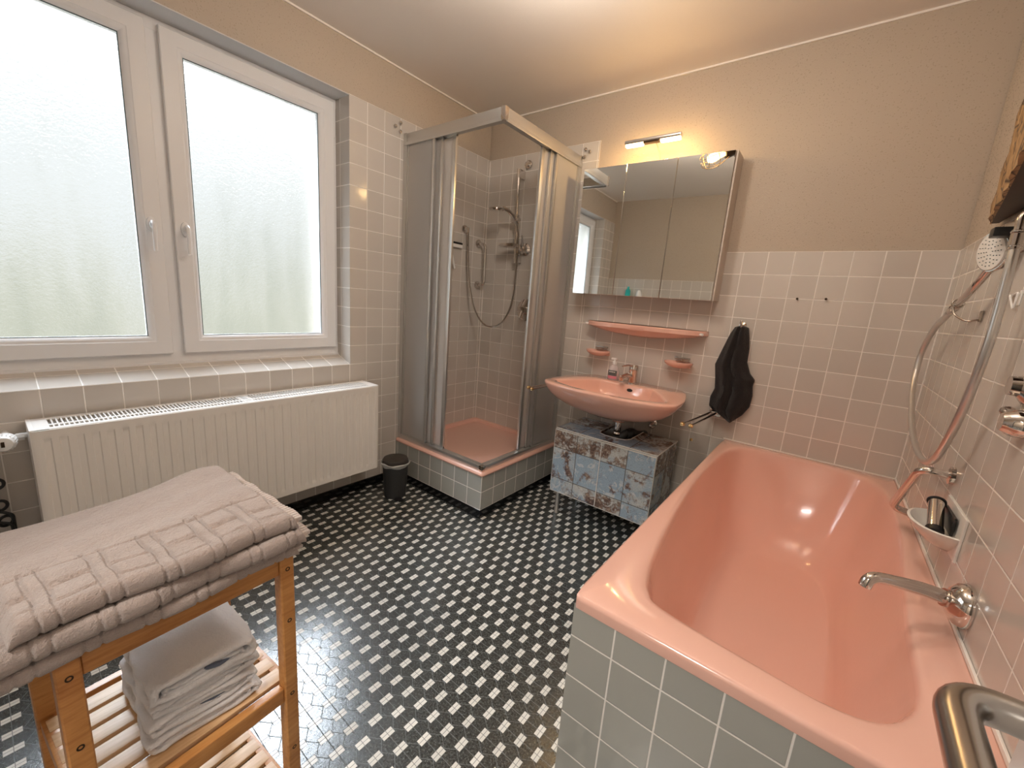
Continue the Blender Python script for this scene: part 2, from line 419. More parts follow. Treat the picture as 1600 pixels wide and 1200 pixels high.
def tube(bm, pts, r, seg=14, caps=True, flat=1.0):
    pts = [Vector(p) for p in pts]; rings = []; s = None
    for i, p in enumerate(pts):
        d = (pts[min(i+1, len(pts)-1)]-pts[max(i-1, 0)])
        if d.length < 1e-9: d = Vector((0, 0, 1))
        d.normalize()
        if s is None: s, u = frame_at(d)
        else:
            s = (s-d*s.dot(d)).normalized(); u = s.cross(d).normalized()
        rr = r[i] if isinstance(r, (list, tuple)) else r
        rings.append([bm.verts.new(p+s*math.cos(2*PI*k/seg)*rr+u*math.sin(2*PI*k/seg)*rr*flat) for k in range(seg)])
    for a, b in zip(rings, rings[1:]): ring_faces(bm, a, b)
    if caps:
        bm.faces.new(rings[0][::-1]); bm.faces.new(rings[-1])
    return bm
def cyl(bm, a, b, r, r2=None, seg=20): return tube(bm, [a, b], [r, r if r2 is None else r2], seg)
def lathe(bm, c, axis, prof, seg=28, sq=1.0, sx=1.0):
    """prof = [(radius, height)], spun about axis through c"""
    c = Vector(c); d = Vector(axis).normalized(); s, u = frame_at(d); rings = []
    for r, h in prof:
        r = max(r, 1e-5)
        rings.append([bm.verts.new(c+d*h+s*math.cos(2*PI*k/seg)*r*sx+u*math.sin(2*PI*k/seg)*r*sq) for k in range(seg)])
    for a, b in zip(rings, rings[1:]): ring_faces(bm, a, b)
    bm.faces.new(rings[0][::-1]); bm.faces.new(rings[-1]); return bm
def loft(bm, rings, closed=True, cap0=True, cap1=True):
    R = [[bm.verts.new(p) for p in r] for r in rings]
    for a, b in zip(R, R[1:]): ring_faces(bm, a, b, closed)
    if cap0: bm.faces.new(R[0][::-1])
    if cap1: bm.faces.new(R[-1])
    return R
def prism(bm, poly, axis, a, b, bev=0.0):
    ix = 'xyz'.index(axis)
    def mk(p, t): q = list(p); q.insert(ix, t); return q
    r0 = [bm.verts.new(mk(p, a)) for p in poly]; r1 = [bm.verts.new(mk(p, b)) for p in poly]
    ring_faces(bm, r0, r1); f0 = bm.faces.new(r0[::-1]); f1 = bm.faces.new(r1)
    if bev: bmesh.ops.bevel(bm, geom=list(f0.edges)+list(f1.edges), offset=bev, segments=2, profile=0.7, affect='EDGES')
    return bm
def torus(bm, c, axis, R, r, seg=32, sseg=10, a0=0, a1=2*PI):
    s, u = frame_at(Vector(axis)); pts = [Vector(c)+s*math.cos(a0+(a1-a0)*k/seg)*R+u*math.sin(a0+(a1-a0)*k/seg)*R for k in range(seg+1)]
    return tube(bm, pts, r, sseg, caps=abs(a1-a0-2*PI) > 1e-6)
def root(name, loc, label=None, cat=None, group=None, kind=None):
    o = bpy.data.objects.new(name, None); COL.objects.link(o); o.location = loc; o.empty_display_size = 0.05
    tag(o, label, cat, group, kind); return o
def tag(o, label=None, cat=None, group=None, kind=None):
    if label: o['label'] = label
    if cat: o['category'] = cat
    if group: o['group'] = group
    if kind: o['kind'] = kind
    return o
def world_origin(o):
    v = Vector((0, 0, 0))
    while o: v += o.location; o = o.parent
    return v
def obj(name, bm, mat, parent=None, angle=35, label=None, origin=None):
    bmesh.ops.recalc_face_normals(bm, faces=bm.faces)
    off = world_origin(parent) if parent else (Vector(origin) if origin else Vector((0, 0, 0)))
    for v in bm.verts: v.co -= off
    me = bpy.data.meshes.new(name); bm.to_mesh(me); bm.free()
    for mm in (mat if isinstance(mat, (list, tuple)) else [mat]): me.materials.append(MT[mm] if isinstance(mm, str) else mm)
    for p in me.polygons: p.use_smooth = True
    me.set_sharp_from_angle(angle=math.radians(angle))
    o = bpy.data.objects.new(name, me); COL.objects.link(o)
    if parent: o.parent = parent
    elif origin: o.location = origin
    if label: o['label'] = label
    return o
def struct(name, bm, mat, angle=35): return tag(obj(name, bm, mat, angle=angle), kind='structure')
def copy_tree(o, parent=None):
    c = o.copy(); COL.objects.link(c)
    if parent: c.parent = parent
    for ch in list(o.children): copy_tree(ch, c)
    return c

# ================================================================= THE ROOM
HY = -4.3   # far end of the hallway behind the open door
bm = new(); box(bm, XL-0.3, 0.3, HY, 0.3, -0.2, 0.0); struct('floor', bm, 'floor')
bm = new(); box(bm, XL-0.3, 0.3, HY, 0.3, H, H+0.2); struct('ceiling', bm, 'ceiling')
# back wall: shower part tiled high, the rest to the dado
bm = new()
box(bm, XL-0.3, -1.659, 0.0, 0.3, 0, HIGH, mat=0)
box(bm, -1.659, 0.3, 0.0, 0.3, 0, DADO, mat=1)
box(bm, XL-0.3, -1.659, 0.006, 0.3, HIGH, H, mat=2)
box(bm, -1.659, 0.3, 0.006, 0.3, DADO, H, mat=2)
struct('wall_back', bm, ['tile_shower_back', 'tile_back', 'paint'])
# left wall with the window opening
bm = new()
box(bm, XL-0.35, XL, WY1, 0.0, 0, HIGH, mat=0)
box(bm, XL-0.35, XL, YN-0.3, WY1, 0, WZ0, mat=0)
box(bm, XL-0.35, XL, YN-0.3, WY0, WZ0, HIGH, mat=0)
box(bm, XL-0.35, XL-0.006, YN-0.3, 0.0, HIGH, H, mat=1)
struct('wall_left', bm, ['tile_left', 'paint'])
# the sill rises towards the frame and is tiled too
bm = new(); prism(bm, [(XL-0.0005, WZ0-0.002), (XL-0.0005, WZ0+0.0005), (WX-0.05, WZ0+0.044+0.015), (WX-0.05, WZ0-0.002)], 'y', WY0, WY1); struct('trim_3', bm, 'tile_left')
bm = new(); box(bm, XL-0.30, XL-0.004, WY0, WY1, WZ1-0.004, WZ1+0.0005); struct('trim_2', bm, 'lintel')
# right wall
bm = new()
box(bm, 0, 0.3, HY, 0.0, 0, DADO, mat=0); box(bm, 0.006, 0.3, HY, 0.0, DADO, H, mat=1)
struct('wall_right', bm, ['tile_right', 'paint'])
# near wall with the doorway
bm = new()
box(bm, XL-0.3, -1.10, YN-0.12, YN, 0, DADO, mat=0); box(bm, XL-0.3, -1.10, YN-0.12, YN-0.006, DADO, H, mat=1)
box(bm, -0.14, 0.0, YN-0.12, YN, 0, DADO, mat=0); box(bm, -0.14, 0.0, YN-0.12, YN-0.006, DADO, H, mat=1)
box(bm, -1.10, -0.14, YN-0.12, YN, 2.08, H, mat=1)
struct('wall_near', bm, ['tile_back', 'paint'])
bm = new()
box(bm, XL-0.3, 0.3, HY-0.1, HY, 0, H); box(bm, XL-0.3, XL, HY, YN-0.1, 0, H)
struct('wall_hallway', bm, 'paint')
# ceiling sealant line, skirting tiles
bm = new()
box(bm, XL, 0.0, -0.003, 0.008, H-0.008, H+0.002); box(bm, XL-0.008, XL+0.003, YN, 0, H-0.008, H+0.002); box(bm, -0.002, 0.008, YN, 0, H-0.008, H+0.002)
box(bm, XL, XL+0.005, -0.005, 0, 0.28, HIGH-0.01)
struct('trim_1', bm, 'caulk')
bm = new()
y = YN
while y < -0.79:
    box(bm, XL, XL+0.009, y+0.0008, min(y+0.165, -0.79)-0.0008, 0, 0.054, 0.001, 1); y += 0.165
struct('baseboard_left', bm, 'black_tile')
bm = new()
x = XL+0.80
while x < -0.72:
    box(bm, x+0.0008, min(x+0.165, -0.71)-0.0008, -0.009, 0, 0, 0.054, 0.001, 1); x += 0.165
struct('baseboard_back', bm, 'black_tile')

# ---------------------------------------------------------------- the window
def make_window():
    r = root('window_1', (WX, -1.9, WZ0), kind='structure')
    fx0, fx1 = WX-0.06, WX
    bm = new()
    zt = WZ1-0.004
    box(bm, fx0, fx1, WY0, WY1, WZ0+0.036, WZ0+0.105, 0.004); box(bm, fx0, fx1, WY0, WY1, zt-0.045, zt, 0.004)
    box(bm, fx0+0.001, fx1-0.001, WY0+0.001, WY0+0.045, WZ0+0.02, zt-0.02, 0.002); box(bm, fx0+0.001, fx1-0.001, WY1-0.045, WY1-0.001, WZ0+0.02, zt-0.02, 0.002)
    box(bm, fx0+0.0015, fx1-0.0015, -1.945, -1.850, WZ0+0.03, zt-0.03, 0.002)
    box(bm, fx1-0.01, fx1+0.006, WY0, WY1, WZ0+0.040, WZ0+0.052, 0.002)
    obj('window_frame', bm, 'pvc', r)
    for (ya, yb, hy, hl) in ((WY0+0.02, -1.918, -1.955, 'left'), (-1.876, WY1-0.022, -1.840, 'right')):
        za, zb = WZ0+0.092, zt-0.022; sw = 0.078; sx0, sx1 = WX-0.03, WX+0.022
        sash = new(); outer = [(ya, za), (yb, za), (yb, zb), (ya, zb)]
        def rect(i, x): return [(x, ya+i, za+i), (x, yb-i, za+i), (x, yb-i, zb-i), (x, ya+i, zb-i)]
        # profile from back outside, over the face, down the bevelled bead to the glass
        prof = [(0, sx0), (0, sx1-0.003), (0.003, sx1), (0.055, sx1), (0.058, sx1-0.003), (0.062, sx1-0.004), (0.076, sx1-0.020), (sw, sx1-0.022), (sw, sx0)]
        R = [[sash.verts.new(p) for p in rect(i, x)] for i, x in prof]
        for a, b in zip(R, R[1:]): ring_faces(sash, a, b)
        ring_faces(sash, R[-1], R[0])
        s = obj('sash', sash, 'pvc', r)
        bm = new(); gi = sw-0.001
        R = [[bm.verts.new(p) for p in rect(gi+a, x)] for a, x in ((0, sx1-0.0225), (0.004, sx1-0.0225), (0.004, sx1-0.026), (0, sx1-0.026))]
        for a, b in zip(R, R[1:]+R[:1]): ring_faces(bm, a, b)
        obj('seal', bm, 'seal', s)
        bm = new(); box(bm, sx1-0.034, sx1-0.028, ya+sw-0.008, yb-sw+0.008, za+sw-0.008, zb-sw+0.008)
        obj('glass_pane', bm, 'frost', s)
        # handle: rosette, neck and a lever hanging down
        bm = new(); hz = 1.455
        lathe(bm, (sx1, hy, hz-0.005), (1, 0, 0), [(0.0, 0), (0.016, 0), (0.016, 0.008), (0.012, 0.011), (0.009, 0.012), (0.009, 0.034), (0, 0.034)], 20, 1.9)
        pts = smooth_path([(sx1+0.030, hy, hz+0.006), (sx1+0.042, hy, hz-0.008), (sx1+0.044, hy, hz-0.04), (sx1+0.040, hy, hz-0.085), (sx1+0.042, hy, hz-0.112)], 5)
        tube(bm, pts, [0.0085-0.0015*i/len(pts) for i in range(len(pts))], 12, flat=0.8)
        obj('window_handle', bm, 'pvc', s)
    bm = new()
    for z in (WZ0+0.17, WZ1-0.16):
        cyl(bm, (WX+0.012, WY1-0.020, z-0.035), (WX+0.012, WY1-0.020, z+0.035), 0.0065, seg=12)
        for k in (-0.036, 0.036): cyl(bm, (WX+0.012, WY1-0.020, z+k-0.003), (WX+0.012, WY1-0.020, z+k+0.003), 0.005, seg=12)
    obj('hinge', bm, 'pvc', r)
make_window()

# ---------------------------------------------------------------- the open door with its lever handle
def make_door():
    r = root('door_1', (-0.18, YN, 0), kind='structure')
    bm = new(); box(bm, -0.200, -0.160, -2.905, -2.052, 0.008, 2.04, 0.0015); obj('door_leaf', bm, 'door_white', r)
    bm = new()
    box(bm, -0.14, -0.115, YN-0.13, YN+0.012, 0, 2.10, 0.002); box(bm, -1.125, -1.10, YN-0.13, YN+0.012, 0, 2.10, 0.002); box(bm, -1.125, -0.115, YN-0.13, YN+0.012, 2.075, 2.10, 0.002)
    obj('door_frame', bm, 'door_white', r)
    bm = new(); hz = 1.048; hy = -2.108
    lathe(bm, (-0.200, hy, hz), (-1, 0, 0), [(0, 0), (0.026, 0), (0.026, 0.005), (0.022, 0.008), (0.0, 0.008)], 28)
    pts = round_path([(-0.2, hy, hz), (-0.2505, hy-0.001, hz), (-0.2535, hy-0.125, hz-0.002)], 0.024, 10)
    tube(bm, pts, 0.0098, 24)
    obj('door_handle', bm, 'steel', r, label='brushed steel lever handle')
make_door()

# ================================================================= SHOWER
TX, TY = XL+0.792, -0.789
def tray_ring(ix, z, r=0.02, n=5, x0=XL, x1=TX, y0=TY, y1=0.0, wall=0.0):
    """rounded rectangle; ix = inset from the open sides, wall = inset from the wall sides"""
    a0, a1, b0, b1 = x0+wall, x1-ix, y0+ix, y1-wall; pts = []
    for cx, cy, s in ((a1-r, b1-r, 0), (a0+r, b1-r, 1), (a0+r, b0+r, 2), (a1-r, b0+r, 3)):
        for k in range(n+1):
            t = PI/2*(s+k/n); pts.append((cx+r*math.cos(t), cy+r*math.sin(t), z))
    return pts
def shower():
    r = root('shower_tray', (XL+0.4, -0.4, 0), 'salmon pink shower tray on a low grey tiled plinth in the corner', 'shower tray')
    bm = new(); box(bm, XL, TX, TY, 0.0, 0.054, 0.2746); bmesh.ops.delete(bm, geom=[f for f in bm.faces if f.calc_center_median().z > 0.27], context='FACES_ONLY'); obj('plinth', bm, 'tile_plinth', r, label='grey tiled plinth')
    bm = new()
    x = TX
    while x > XL+0.01:
        box(bm, max(x-0.165, XL)+0.0008, x-0.0008, TY-0.001, TY+0.009, 0, 0.054, 0.001, 1); x -= 0.165
    y = TY
    while y < -0.01:
        box(bm, TX-0.009, TX+0.001, y+0.0008, min(y+0.165, 0)-0.0008, 0, 0.054, 0.001, 1); y += 0.165
    box(bm, XL, TX-0.009, TY+0.009, 0, 0, 0.054)
    obj('skirting', bm, 'black_tile', r, label='black skirting tiles')
    bm = new()
    rings = [tray_ring(-0.002, 0.262, 0.012), tray_ring(-0.008, 0.264, 0.02), tray_ring(-0.010, 0.272, 0.02), tray_ring(-0.006, 0.280, 0.02), tray_ring(0.003, 0.283, 0.02),
             tray_ring(0.055, 0.282, 0.04, wall=0.02), tray_ring(0.064, 0.278, 0.045, wall=0.028), tray_ring(0.070, 0.262, 0.05, wall=0.034), tray_ring(0.085, 0.165, 0.07, wall=0.05), tray_ring(0.105, 0.148, 0.08, wall=0.07),
             tray_ring(0.17, 0.143, 0.08, wall=0.14), tray_ring(0.34, 0.138, 0.03, wall=0.33)]
    loft(bm, rings); obj('tray', bm, 'pink', r, 40)
    bm = new(); lathe(bm, (XL+0.40, -0.40, 0.1375), (0, 0, 1), [(0, 0), (0.045, 0), (0.043, 0.003), (0.03, 0.004), (0, 0.003)]); obj('drain_cover', bm, 'chrome', r)
shower()

EX, EY = XL+0.758, -0.757    # centre plane of the enclosure profiles
ZB, ZT = 0.284, 2.165
def enclosure():
    r = root('shower_enclosure', (EX, EY, ZB), 'aluminium framed corner shower cabin with grained sliding panels pushed open', 'shower cabin')
    bm = new()
    box(bm, XL, EX+0.018, EY-0.018, EY+0.022, ZT-0.058, ZT, 0.002); box(bm, XL+0.01, EX, EY-0.021, EY-0.015, ZT-0.064, ZT-0.048, 0.001)
    obj('top_rail', bm, 'alu', r)
    bm = new()
    box(bm, EX-0.022, EX+0.018, EY+0.022, 0, ZT-0.058, ZT, 0.002); box(bm, EX+0.015, EX+0.021, EY, -0.01, ZT-0.064, ZT-0.048, 0.001)
    obj('top_rail', bm, 'alu', r)
    bm = new(); box(bm, XL, EX+0.018, EY-0.018, EY+0.020, ZB-0.002, ZB+0.030, 0.003); obj('bottom_rail', bm, 'alu', r)
    bm = new(); box(bm, EX-0.020, EX+0.018, EY+0.020, 0, ZB-0.002, ZB+0.030, 0.003); obj('bottom_rail', bm, 'alu', r)
    for (z0, z1) in ((ZT-0.060, ZT+0.002), (ZB-0.003, ZB+0.032)):
        bm = new(); box(bm, EX-0.006, EX+0.021, EY-0.021, EY+0.006, z0, z1, 0.003); obj('corner_joint', bm, 'chrome', r, label='shiny corner joint')
    bm = new(); box(bm, XL, XL+0.034, EY-0.019, EY+0.019, ZB, ZT+0.004, 0.002); obj('wall_profile', bm, 'alu', r)
    bm = new(); box(bm, EX-0.019, EX+0.019, -0.034, 0.0, ZB, ZT+0.004, 0.002); obj('wall_profile', bm, 'alu', r)
    # left side: three panels, mostly stacked towards the window wall
    L = [(XL+0.036, -2.272, -0.010, 0.018, 0.020), (XL+0.090, -2.222, 0.003, 0.014, 0.014), (XL+0.135, -2.130, 0.016, 0.026, 0.014)]
    for a, b, off, st, _ in L:
        yy = EY+off
        bm = new(); box(bm, a, a+0.010, yy-0.006, yy+0.006, ZB+0.028, ZT-0.055, 0.001); box(bm, b-st, b, yy-0.007, yy+0.007, ZB+0.026, ZT-0.050, 0.002)
        box(bm, a, b, yy-0.004, yy+0.004, ZT-0.066, ZT-0.052); box(bm, a, b, yy-0.004, yy+0.004, ZB+0.028, ZB+0.040)
        f = obj('sliding_panel', bm, 'alu', r)
        bm = new(); box(bm, a+0.008, b-st+0.002, yy-0.0015, yy+0.0015, ZB+0.036, ZT-0.060); obj('pane', bm, 'pane', f)
    Rr = [(-0.290, -0.036, 0.010, 0.018), (-0.335, -0.080, -0.003, 0.014), (-0.405, -0.125, -0.016, 0.028)]
    for a, b, off, st in Rr:
        xx = EX+off
        bm = new(); box(bm, xx-0.006, xx+0.006, b-0.010, b, ZB+0.028, ZT-0.055, 0.001); box(bm, xx-0.007, xx+0.007, a, a+st, ZB+0.026, ZT-0.050, 0.002)
        box(bm, xx-0.004, xx+0.004, a, b, ZT-0.066, ZT-0.052); box(bm, xx-0.004, xx+0.004, a, b, ZB+0.028, ZB+0.040)
        f = obj('sliding_panel', bm, 'alu', r)
        bm = new(); box(bm, xx-0.0015, xx+0.0015, a+st-0.002, b-0.008, ZB+0.036, ZT-0.060); obj('pane', bm, 'pane', f)
enclosure()

def shower_set():
    r = root('shower_rail', (-2.21, 0, 1.50), 'chrome riser rail in the shower cabin holding a hand shower and soap tray', 'shower rail')
    bm = new(); yb = -0.060
    tube(bm, [(-2.228, yb, 2.135), (-2.205, yb, 1.515)], 0.010, 16)
    obj('rail', bm, 'chrome', r)
    for x, z in ((-2.224, 2.105), (-2.207, 1.545)):
        bm = new(); box(bm, x-0.010, x+0.012, yb-0.008, 0.0, z-0.028, z+0.028, 0.004); obj('wall_bracket', bm, 'chrome', r)
    bm = new(); cyl(bm, (-2.216, yb, 1.775), (-2.216, yb, 1.835), 0.019); cyl(bm, (-2.250, yb-0.005, 1.80), (-2.19, yb-0.005, 1.80), 0.018); obj('slider', bm, 'chrome', r)
    bm = new(); box(bm, -2.30, -2.17, -0.14, -0.05, 1.618, 1.640, 0.006); obj('soap_tray', bm, 'chrome', r)
    h = root('hand_shower', (-2.21, -0.08, 1.80), 'chrome hand shower on the riser rail inside the shower cabin', 'shower head')
    bm = new()
    pts = smooth_path([(-2.205, -0.075, 1.765), (-2.213, -0.105, 1.815), (-2.225, -0.15, 1.848), (-2.24, -0.19, 1.855)], 6)
    tube(bm, pts, [0.012+0.002*i/len(pts) for i in range(len(pts))], 14); obj('grip', bm, 'chrome', h)
    bm = new(); lathe(bm, (-2.252, -0.238, 1.843), (0.05, -0.06, 1), [(0, -0.012), (0.046, -0.012), (0.052, -0.004), (0.050, 0.004), (0.038, 0.012), (0.0, 0.015)], 32); obj('spray_head', bm, 'chrome', h)
    hs = new()
    tube(hs, smooth_path([(-2.205, -0.072, 1.768), (-2.197, -0.055, 1.70), (-2.195, -0.05, 1.50), (-2.20, -0.06, 1.26), (-2.235, -0.10, 1.11), (-2.30, -0.14, 1.055), (-2.38, -0.175, 1.08), (-2.45, -0.205, 1.20), (-2.495, -0.222, 1.42), (-2.510, -0.230, 1.66), (-2.512, -0.232, 1.715)], 10), 0.0068, 10)
    tag(obj('shower_hose', hs, 'chrome', origin=(-2.21, -0.07, 1.05)), 'thin chrome hose hanging in a loop inside the shower cabin', 'hose')
    bm = new(); lathe(bm, (XL, -0.232, 1.727), (1, 0, 0), [(0, 0), (0.028, 0), (0.027, 0.006), (0.014, 0.010), (0.011, 0.034), (0, 0.036)]); cyl(bm, (XL+0.036, -0.232, 1.735), (XL+0.036, -0.232, 1.700), 0.010)
    tag(obj('hose_outlet', bm, 'chrome', origin=(XL, -0.232, 1.72)), 'round chrome hose outlet on the window side wall of the shower', 'hose outlet')
    bm = new(); lathe(bm, (-2.163, 0, 1.613), (0, -1, 0), [(0, 0), (0.043, 0), (0.042, 0.006), (0.026, 0.016), (0.020, 0.040), (0, 0.044)]); 
    v = root('diverter_valve', (-2.163, 0, 1.613), 'chrome diverter valve with a short lever beside the riser rail', 'valve')
    obj('rosette', bm, 'chrome', v)
    bm = new(); cyl(bm, (-2.163, -0.034, 1.620), (-2.158, -0.062, 1.700), 0.008, 0.006); obj('lever', bm, 'chrome', v)
    v = root('shower_mixer', (-2.128, 0, 1.194), 'large round chrome mixer plate low on the shower back wall', 'mixer tap')
    bm = new(); lathe(bm, (-2.118, 0, 1.192), (0, -1, 0), [(0, 0), (0.078, 0), (0.077, 0.005), (0.060, 0.010), (0.045, 0.012), (0, 0.012)], 36, 1.0); obj('cover_plate', bm, 'chrome', v)
    bm = new(); lathe(bm, (-2.118, -0.010, 1.192), (0, -1, 0), [(0, 0), (0.030, 0), (0.030, 0.035), (0.024, 0.045), (0, 0.046)]); tube(bm, [(-2.118, -0.045, 1.19), (-2.118, -0.075, 1.13)], [0.010, 0.007], 12); obj('lever', bm, 'chrome', v)
    bm = new(); lathe(bm, (-2.190, 0, 2.171), (0, -1, 0), [(0, 0), (0.030, 0), (0.029, 0.010), (0.022, 0.014), (0.012, 0.012), (0.010, 0.020), (0, 0.021)])
    tag(obj('wall_rosette', bm, 'chrome', origin=(-2.19, 0, 2.171)), 'small round chrome rosette high on the shower back wall', 'rosette')
    g = root('grab_bar', (XL, -0.08, 1.50), 'short vertical chrome grab bar in the back corner of the shower', 'grab bar', 'chrome grab bars')
    bm = new(); tube(bm, round_path([(XL+0.01, -0.083, 1.648), (XL+0.075, -0.081, 1.640), (XL+0.072, -0.073, 1.355), (XL+0.01, -0.072, 1.349)], 0.045, 8), 0.0115, 14); obj('bar', bm, 'chrome', g)
    for y, z in ((-0.083, 1.648), (-0.072, 1.349)):
        bm = new(); lathe(bm, (XL, y, z), (1, 0, 0), [(0, 0), (0.030, 0), (0.029, 0.008), (0.013, 0.014), (0, 0.014)]); obj('flange', bm, 'chrome', g)
    g = root('squeegee', (XL, -0.33, 1.60), 'white and black shower squeegee hanging on the wall behind the left panels', 'squeegee')
    bm = new(); box(bm, XL+0.010, XL+0.022, -0.43, -0.264, 1.588, 1.612, 0.004); obj('blade_holder', bm, 'white_plastic', g)
    bm = new(); box(bm, XL+0.012, XL+0.018, -0.43, -0.262, 1.612, 1.626, 0.001); obj('rubber_blade', bm, 'black', g)
    bm = new(); box(bm, XL+0.0, XL+0.012, -0.37, -0.35, 1.59, 1.61, 0.002); obj('wall_hook', bm, 'chrome', g)
    bm = new(); tube(bm, smooth_path([(XL+0.016, -0.37, 1.59), (XL+0.018, -0.36, 1.53), (XL+0.018, -0.33, 1.445)], 5), [0.006]*5+[0.009]*6, 12, flat=0.6); obj('grip', bm, 'white_plastic', g)
shower_set()
def knob(x, y, z, n, label):
    bm = new(); lathe(bm, (x, y, z), n, [(0, 0), (0.007, 0), (0.007, 0.006), (0.0095, 0.009), (0.0095, 0.013), (0.006, 0.017), (0, 0.018)], 18)
    return tag(obj('wall_stud', bm, 'chrome', origin=(x, y, z)), label, 'knob', 'small metal knobs beside the shower cabin')
knob(XL, -0.805, 2.215, (1, 0, 0), 'topmost of three small knobs left of the shower cabin')
knob(XL, -0.840, 2.187, (1, 0, 0), 'leftmost of three small knobs left of the shower cabin')
knob(XL, -0.806, 2.168, (1, 0, 0), 'lowest of three small knobs left of the shower cabin')
knob(-1.752, 0, 2.205, (0, -1, 0), 'upper left of three small knobs right of the shower cabin')
knob(-1.722, 0, 2.188, (0, -1, 0), 'rightmost of three small knobs right of the shower cabin')
knob(-1.757, 0, 2.162, (0, -1, 0), 'lowest of three small knobs right of the shower cabin')

# ================================================================= RADIATOR
def radiator():
    Y0, Y1, Z0, Z1, XB, XF = -2.380, -1.055, 0.203, 0.709, XL+0.014, -2.362
    r = root('radiator', (XF, (Y0+Y1)/2, Z0), 'long white ribbed panel radiator on the wall under the window', 'radiator')
    bm = new(); n = 33; per = (Y1-Y0-0.03)/n; nz = [0, 0.010, 0.018, 0.030, 0.055, 0.075, 0.5, 1]
    ys = []; 
    for k in range(n):
        for f in (0, .22, .30, .44, .58, .70, .78): ys.append((Y0+0.015+(k+f)*per, f))
    ys = [(Y0, 0), (Y0+0.008, 0)]+ys+[(Y1-0.015, 0), (Y1-0.008, 0), (Y1, 0)]
    hh_ = Z1-Z0; zs = [0, 0.012, 0.026, 0.034, 0.042, 0.050, 0.25, hh_-0.056, hh_-0.046, hh_-0.038, hh_-0.030, hh_-0.012, hh_]
    def ramp(z): 
        return max(0, min(1, min((z-0.026)/0.010, ((Z1-Z0-0.030)-z)/0.010)))
    prof = {0: 0.0, .22: 0.0, .30: 1.0, .44: 1.0, .58: 1.0, .70: 1.0, .78: 0.0}
    grid = []
    for z in zs:
        row = []
        for y, f in ys:
            d = prof[f]*ramp(z)*0.0042
            e = 0.004*(1 if y in (Y0, Y1) else 0)
            row.append(bm.verts.new((XF-d-e, y, Z0+z)))
        grid.append(row)
    for a, b in zip(grid, grid[1:]): ring_faces(bm, a, b, closed=False)
    # folded rim and back
    back = [bm.verts.new((XF-0.016, y, z)) for y, z in ((Y0, Z0), (Y1, Z0), (Y1, Z1), (Y0, Z1))]
    bm.faces.new([back[0], back[1]]+[grid[0][i] for i in range(len(ys)-1, -1, -1)])
    bm.faces.new([back[3], back[2]]+[grid[-1][i] for i in range(len(ys)-1, -1, -1)])
    bm.faces.new([back[0], back[3]]+[grid[i][0] for i in range(len(zs)-1, -1, -1)])
    bm.faces.new([back[1], back[2]]+[grid[i][-1] for i in range(len(zs)-1, -1, -1)])
    bm.faces.new(back)
    obj('front_panel', bm, 'white', r, 28)
    bm = new(); box(bm, XB, XB+0.016, Y0+0.004, Y1-0.004, Z0+0.004, Z1-0.012, 0.003); box(bm, XB+0.055, XB+0.071, Y0+0.01, Y1-0.01, Z0+0.01, Z1-0.02, 0.003); obj('rear_panel', bm, 'white', r)
    for y0, y1 in ((Y0-0.002, Y0+0.010), (Y1-0.010, Y1+0.002)):
        bm = new(); box(bm, XB, XF-0.004, y0, y1, Z0+0.010, Z1+0.004, 0.004); obj('side_panel', bm, 'white', r)
    bm = new(); zt = Z1+0.002; th = 0.004
    a0, a1 = XB+0.004, XF-0.006
    for (x0, x1) in ((a0, a0+0.024), (a0+0.096, a0+0.112), (a1-0.022, a1)): box(bm, x0, x1, Y0, Y1, zt-th, zt)
    ya, yb = Y0+0.045, Y1-0.045; m = 100; st = (yb-ya)/m
    box(bm, a0, a1, Y0, ya-0.001, zt-th, zt+0.0006); box(bm, a0, a1, yb+0.001, Y1, zt-th, zt+0.0006); ym = ya+st*50
    for k in range(m+1):
        y = ya+k*st; hw = 0.0022 if abs(k-50) > 1 else 0.008
        box(bm, a0+0.016, a1-0.016, y-hw, y+hw, zt-th+0.0005, zt-0.0005)
    obj('top_grille', bm, 'white', r)
    bm = new()
    for k in range(1, 26): box(bm, XB+0.018, XF-0.02, Y0+k*0.051, Y0+k*0.051+0.0015, Z0+0.03, Z1-0.05)
    obj('convector_fins', bm, 'white', r)
    v = root('thermostat_valve', (-2.47, Y0-0.07, 0.655), 'white thermostat valve head at the left end of the radiator', 'thermostat')
    bm = new(); zc = 0.668; yc = Y0-0.050
    prof = [(0, 0), (0.020, 0), (0.024, 0.006), (0.0265, 0.012), (0.0265, 0.052), (0.022, 0.060), (0, 0.062)]
    lathe(bm, (-2.465, yc, zc), (1, -0.15, 0), prof, 32)
    obj('dial', bm, 'white_plastic', v)
    bm = new()
    for k in range(20):
        a = 2*PI*k/20; c = Vector((-2.465, yc, zc)); ax = Vector((1, -0.15, 0)).normalized(); s, u = frame_at(ax)
        d = s*math.cos(a)+u*math.sin(a); obox(bm, c+ax*0.034+d*0.0265, (ax, d, ax.cross(d)), (0.016, 0.002, 0.0018), 0.0006)
    obj('grip_ribs', bm, 'white_plastic', v)
    bm = new(); obox(bm, Vector((-2.465, yc, zc))+Vector((0.9889, -0.1483, 0))*0.0625, ((1, -.15, 0), (0, 1, 0), (0, 0, 1)), (0.0008, 0.004, 0.009)); obj('marking', bm, 'bronze', v)
    bm = new(); cyl(bm, (-2.475, yc+0.002, zc), (-2.475, Y0-0.001, zc+0.004), 0.009); cyl(bm, (-2.475, yc+0.022, zc), (-2.475, yc+0.040, zc), 0.013, seg=6); cyl(bm, (-2.490, yc, zc), (-2.462, yc, zc), 0.012)
    cyl(bm, (-2.485, yc, zc), (XL, yc, zc), 0.009)
    obj('valve_body', bm, 'white_plastic', v)
radiator()
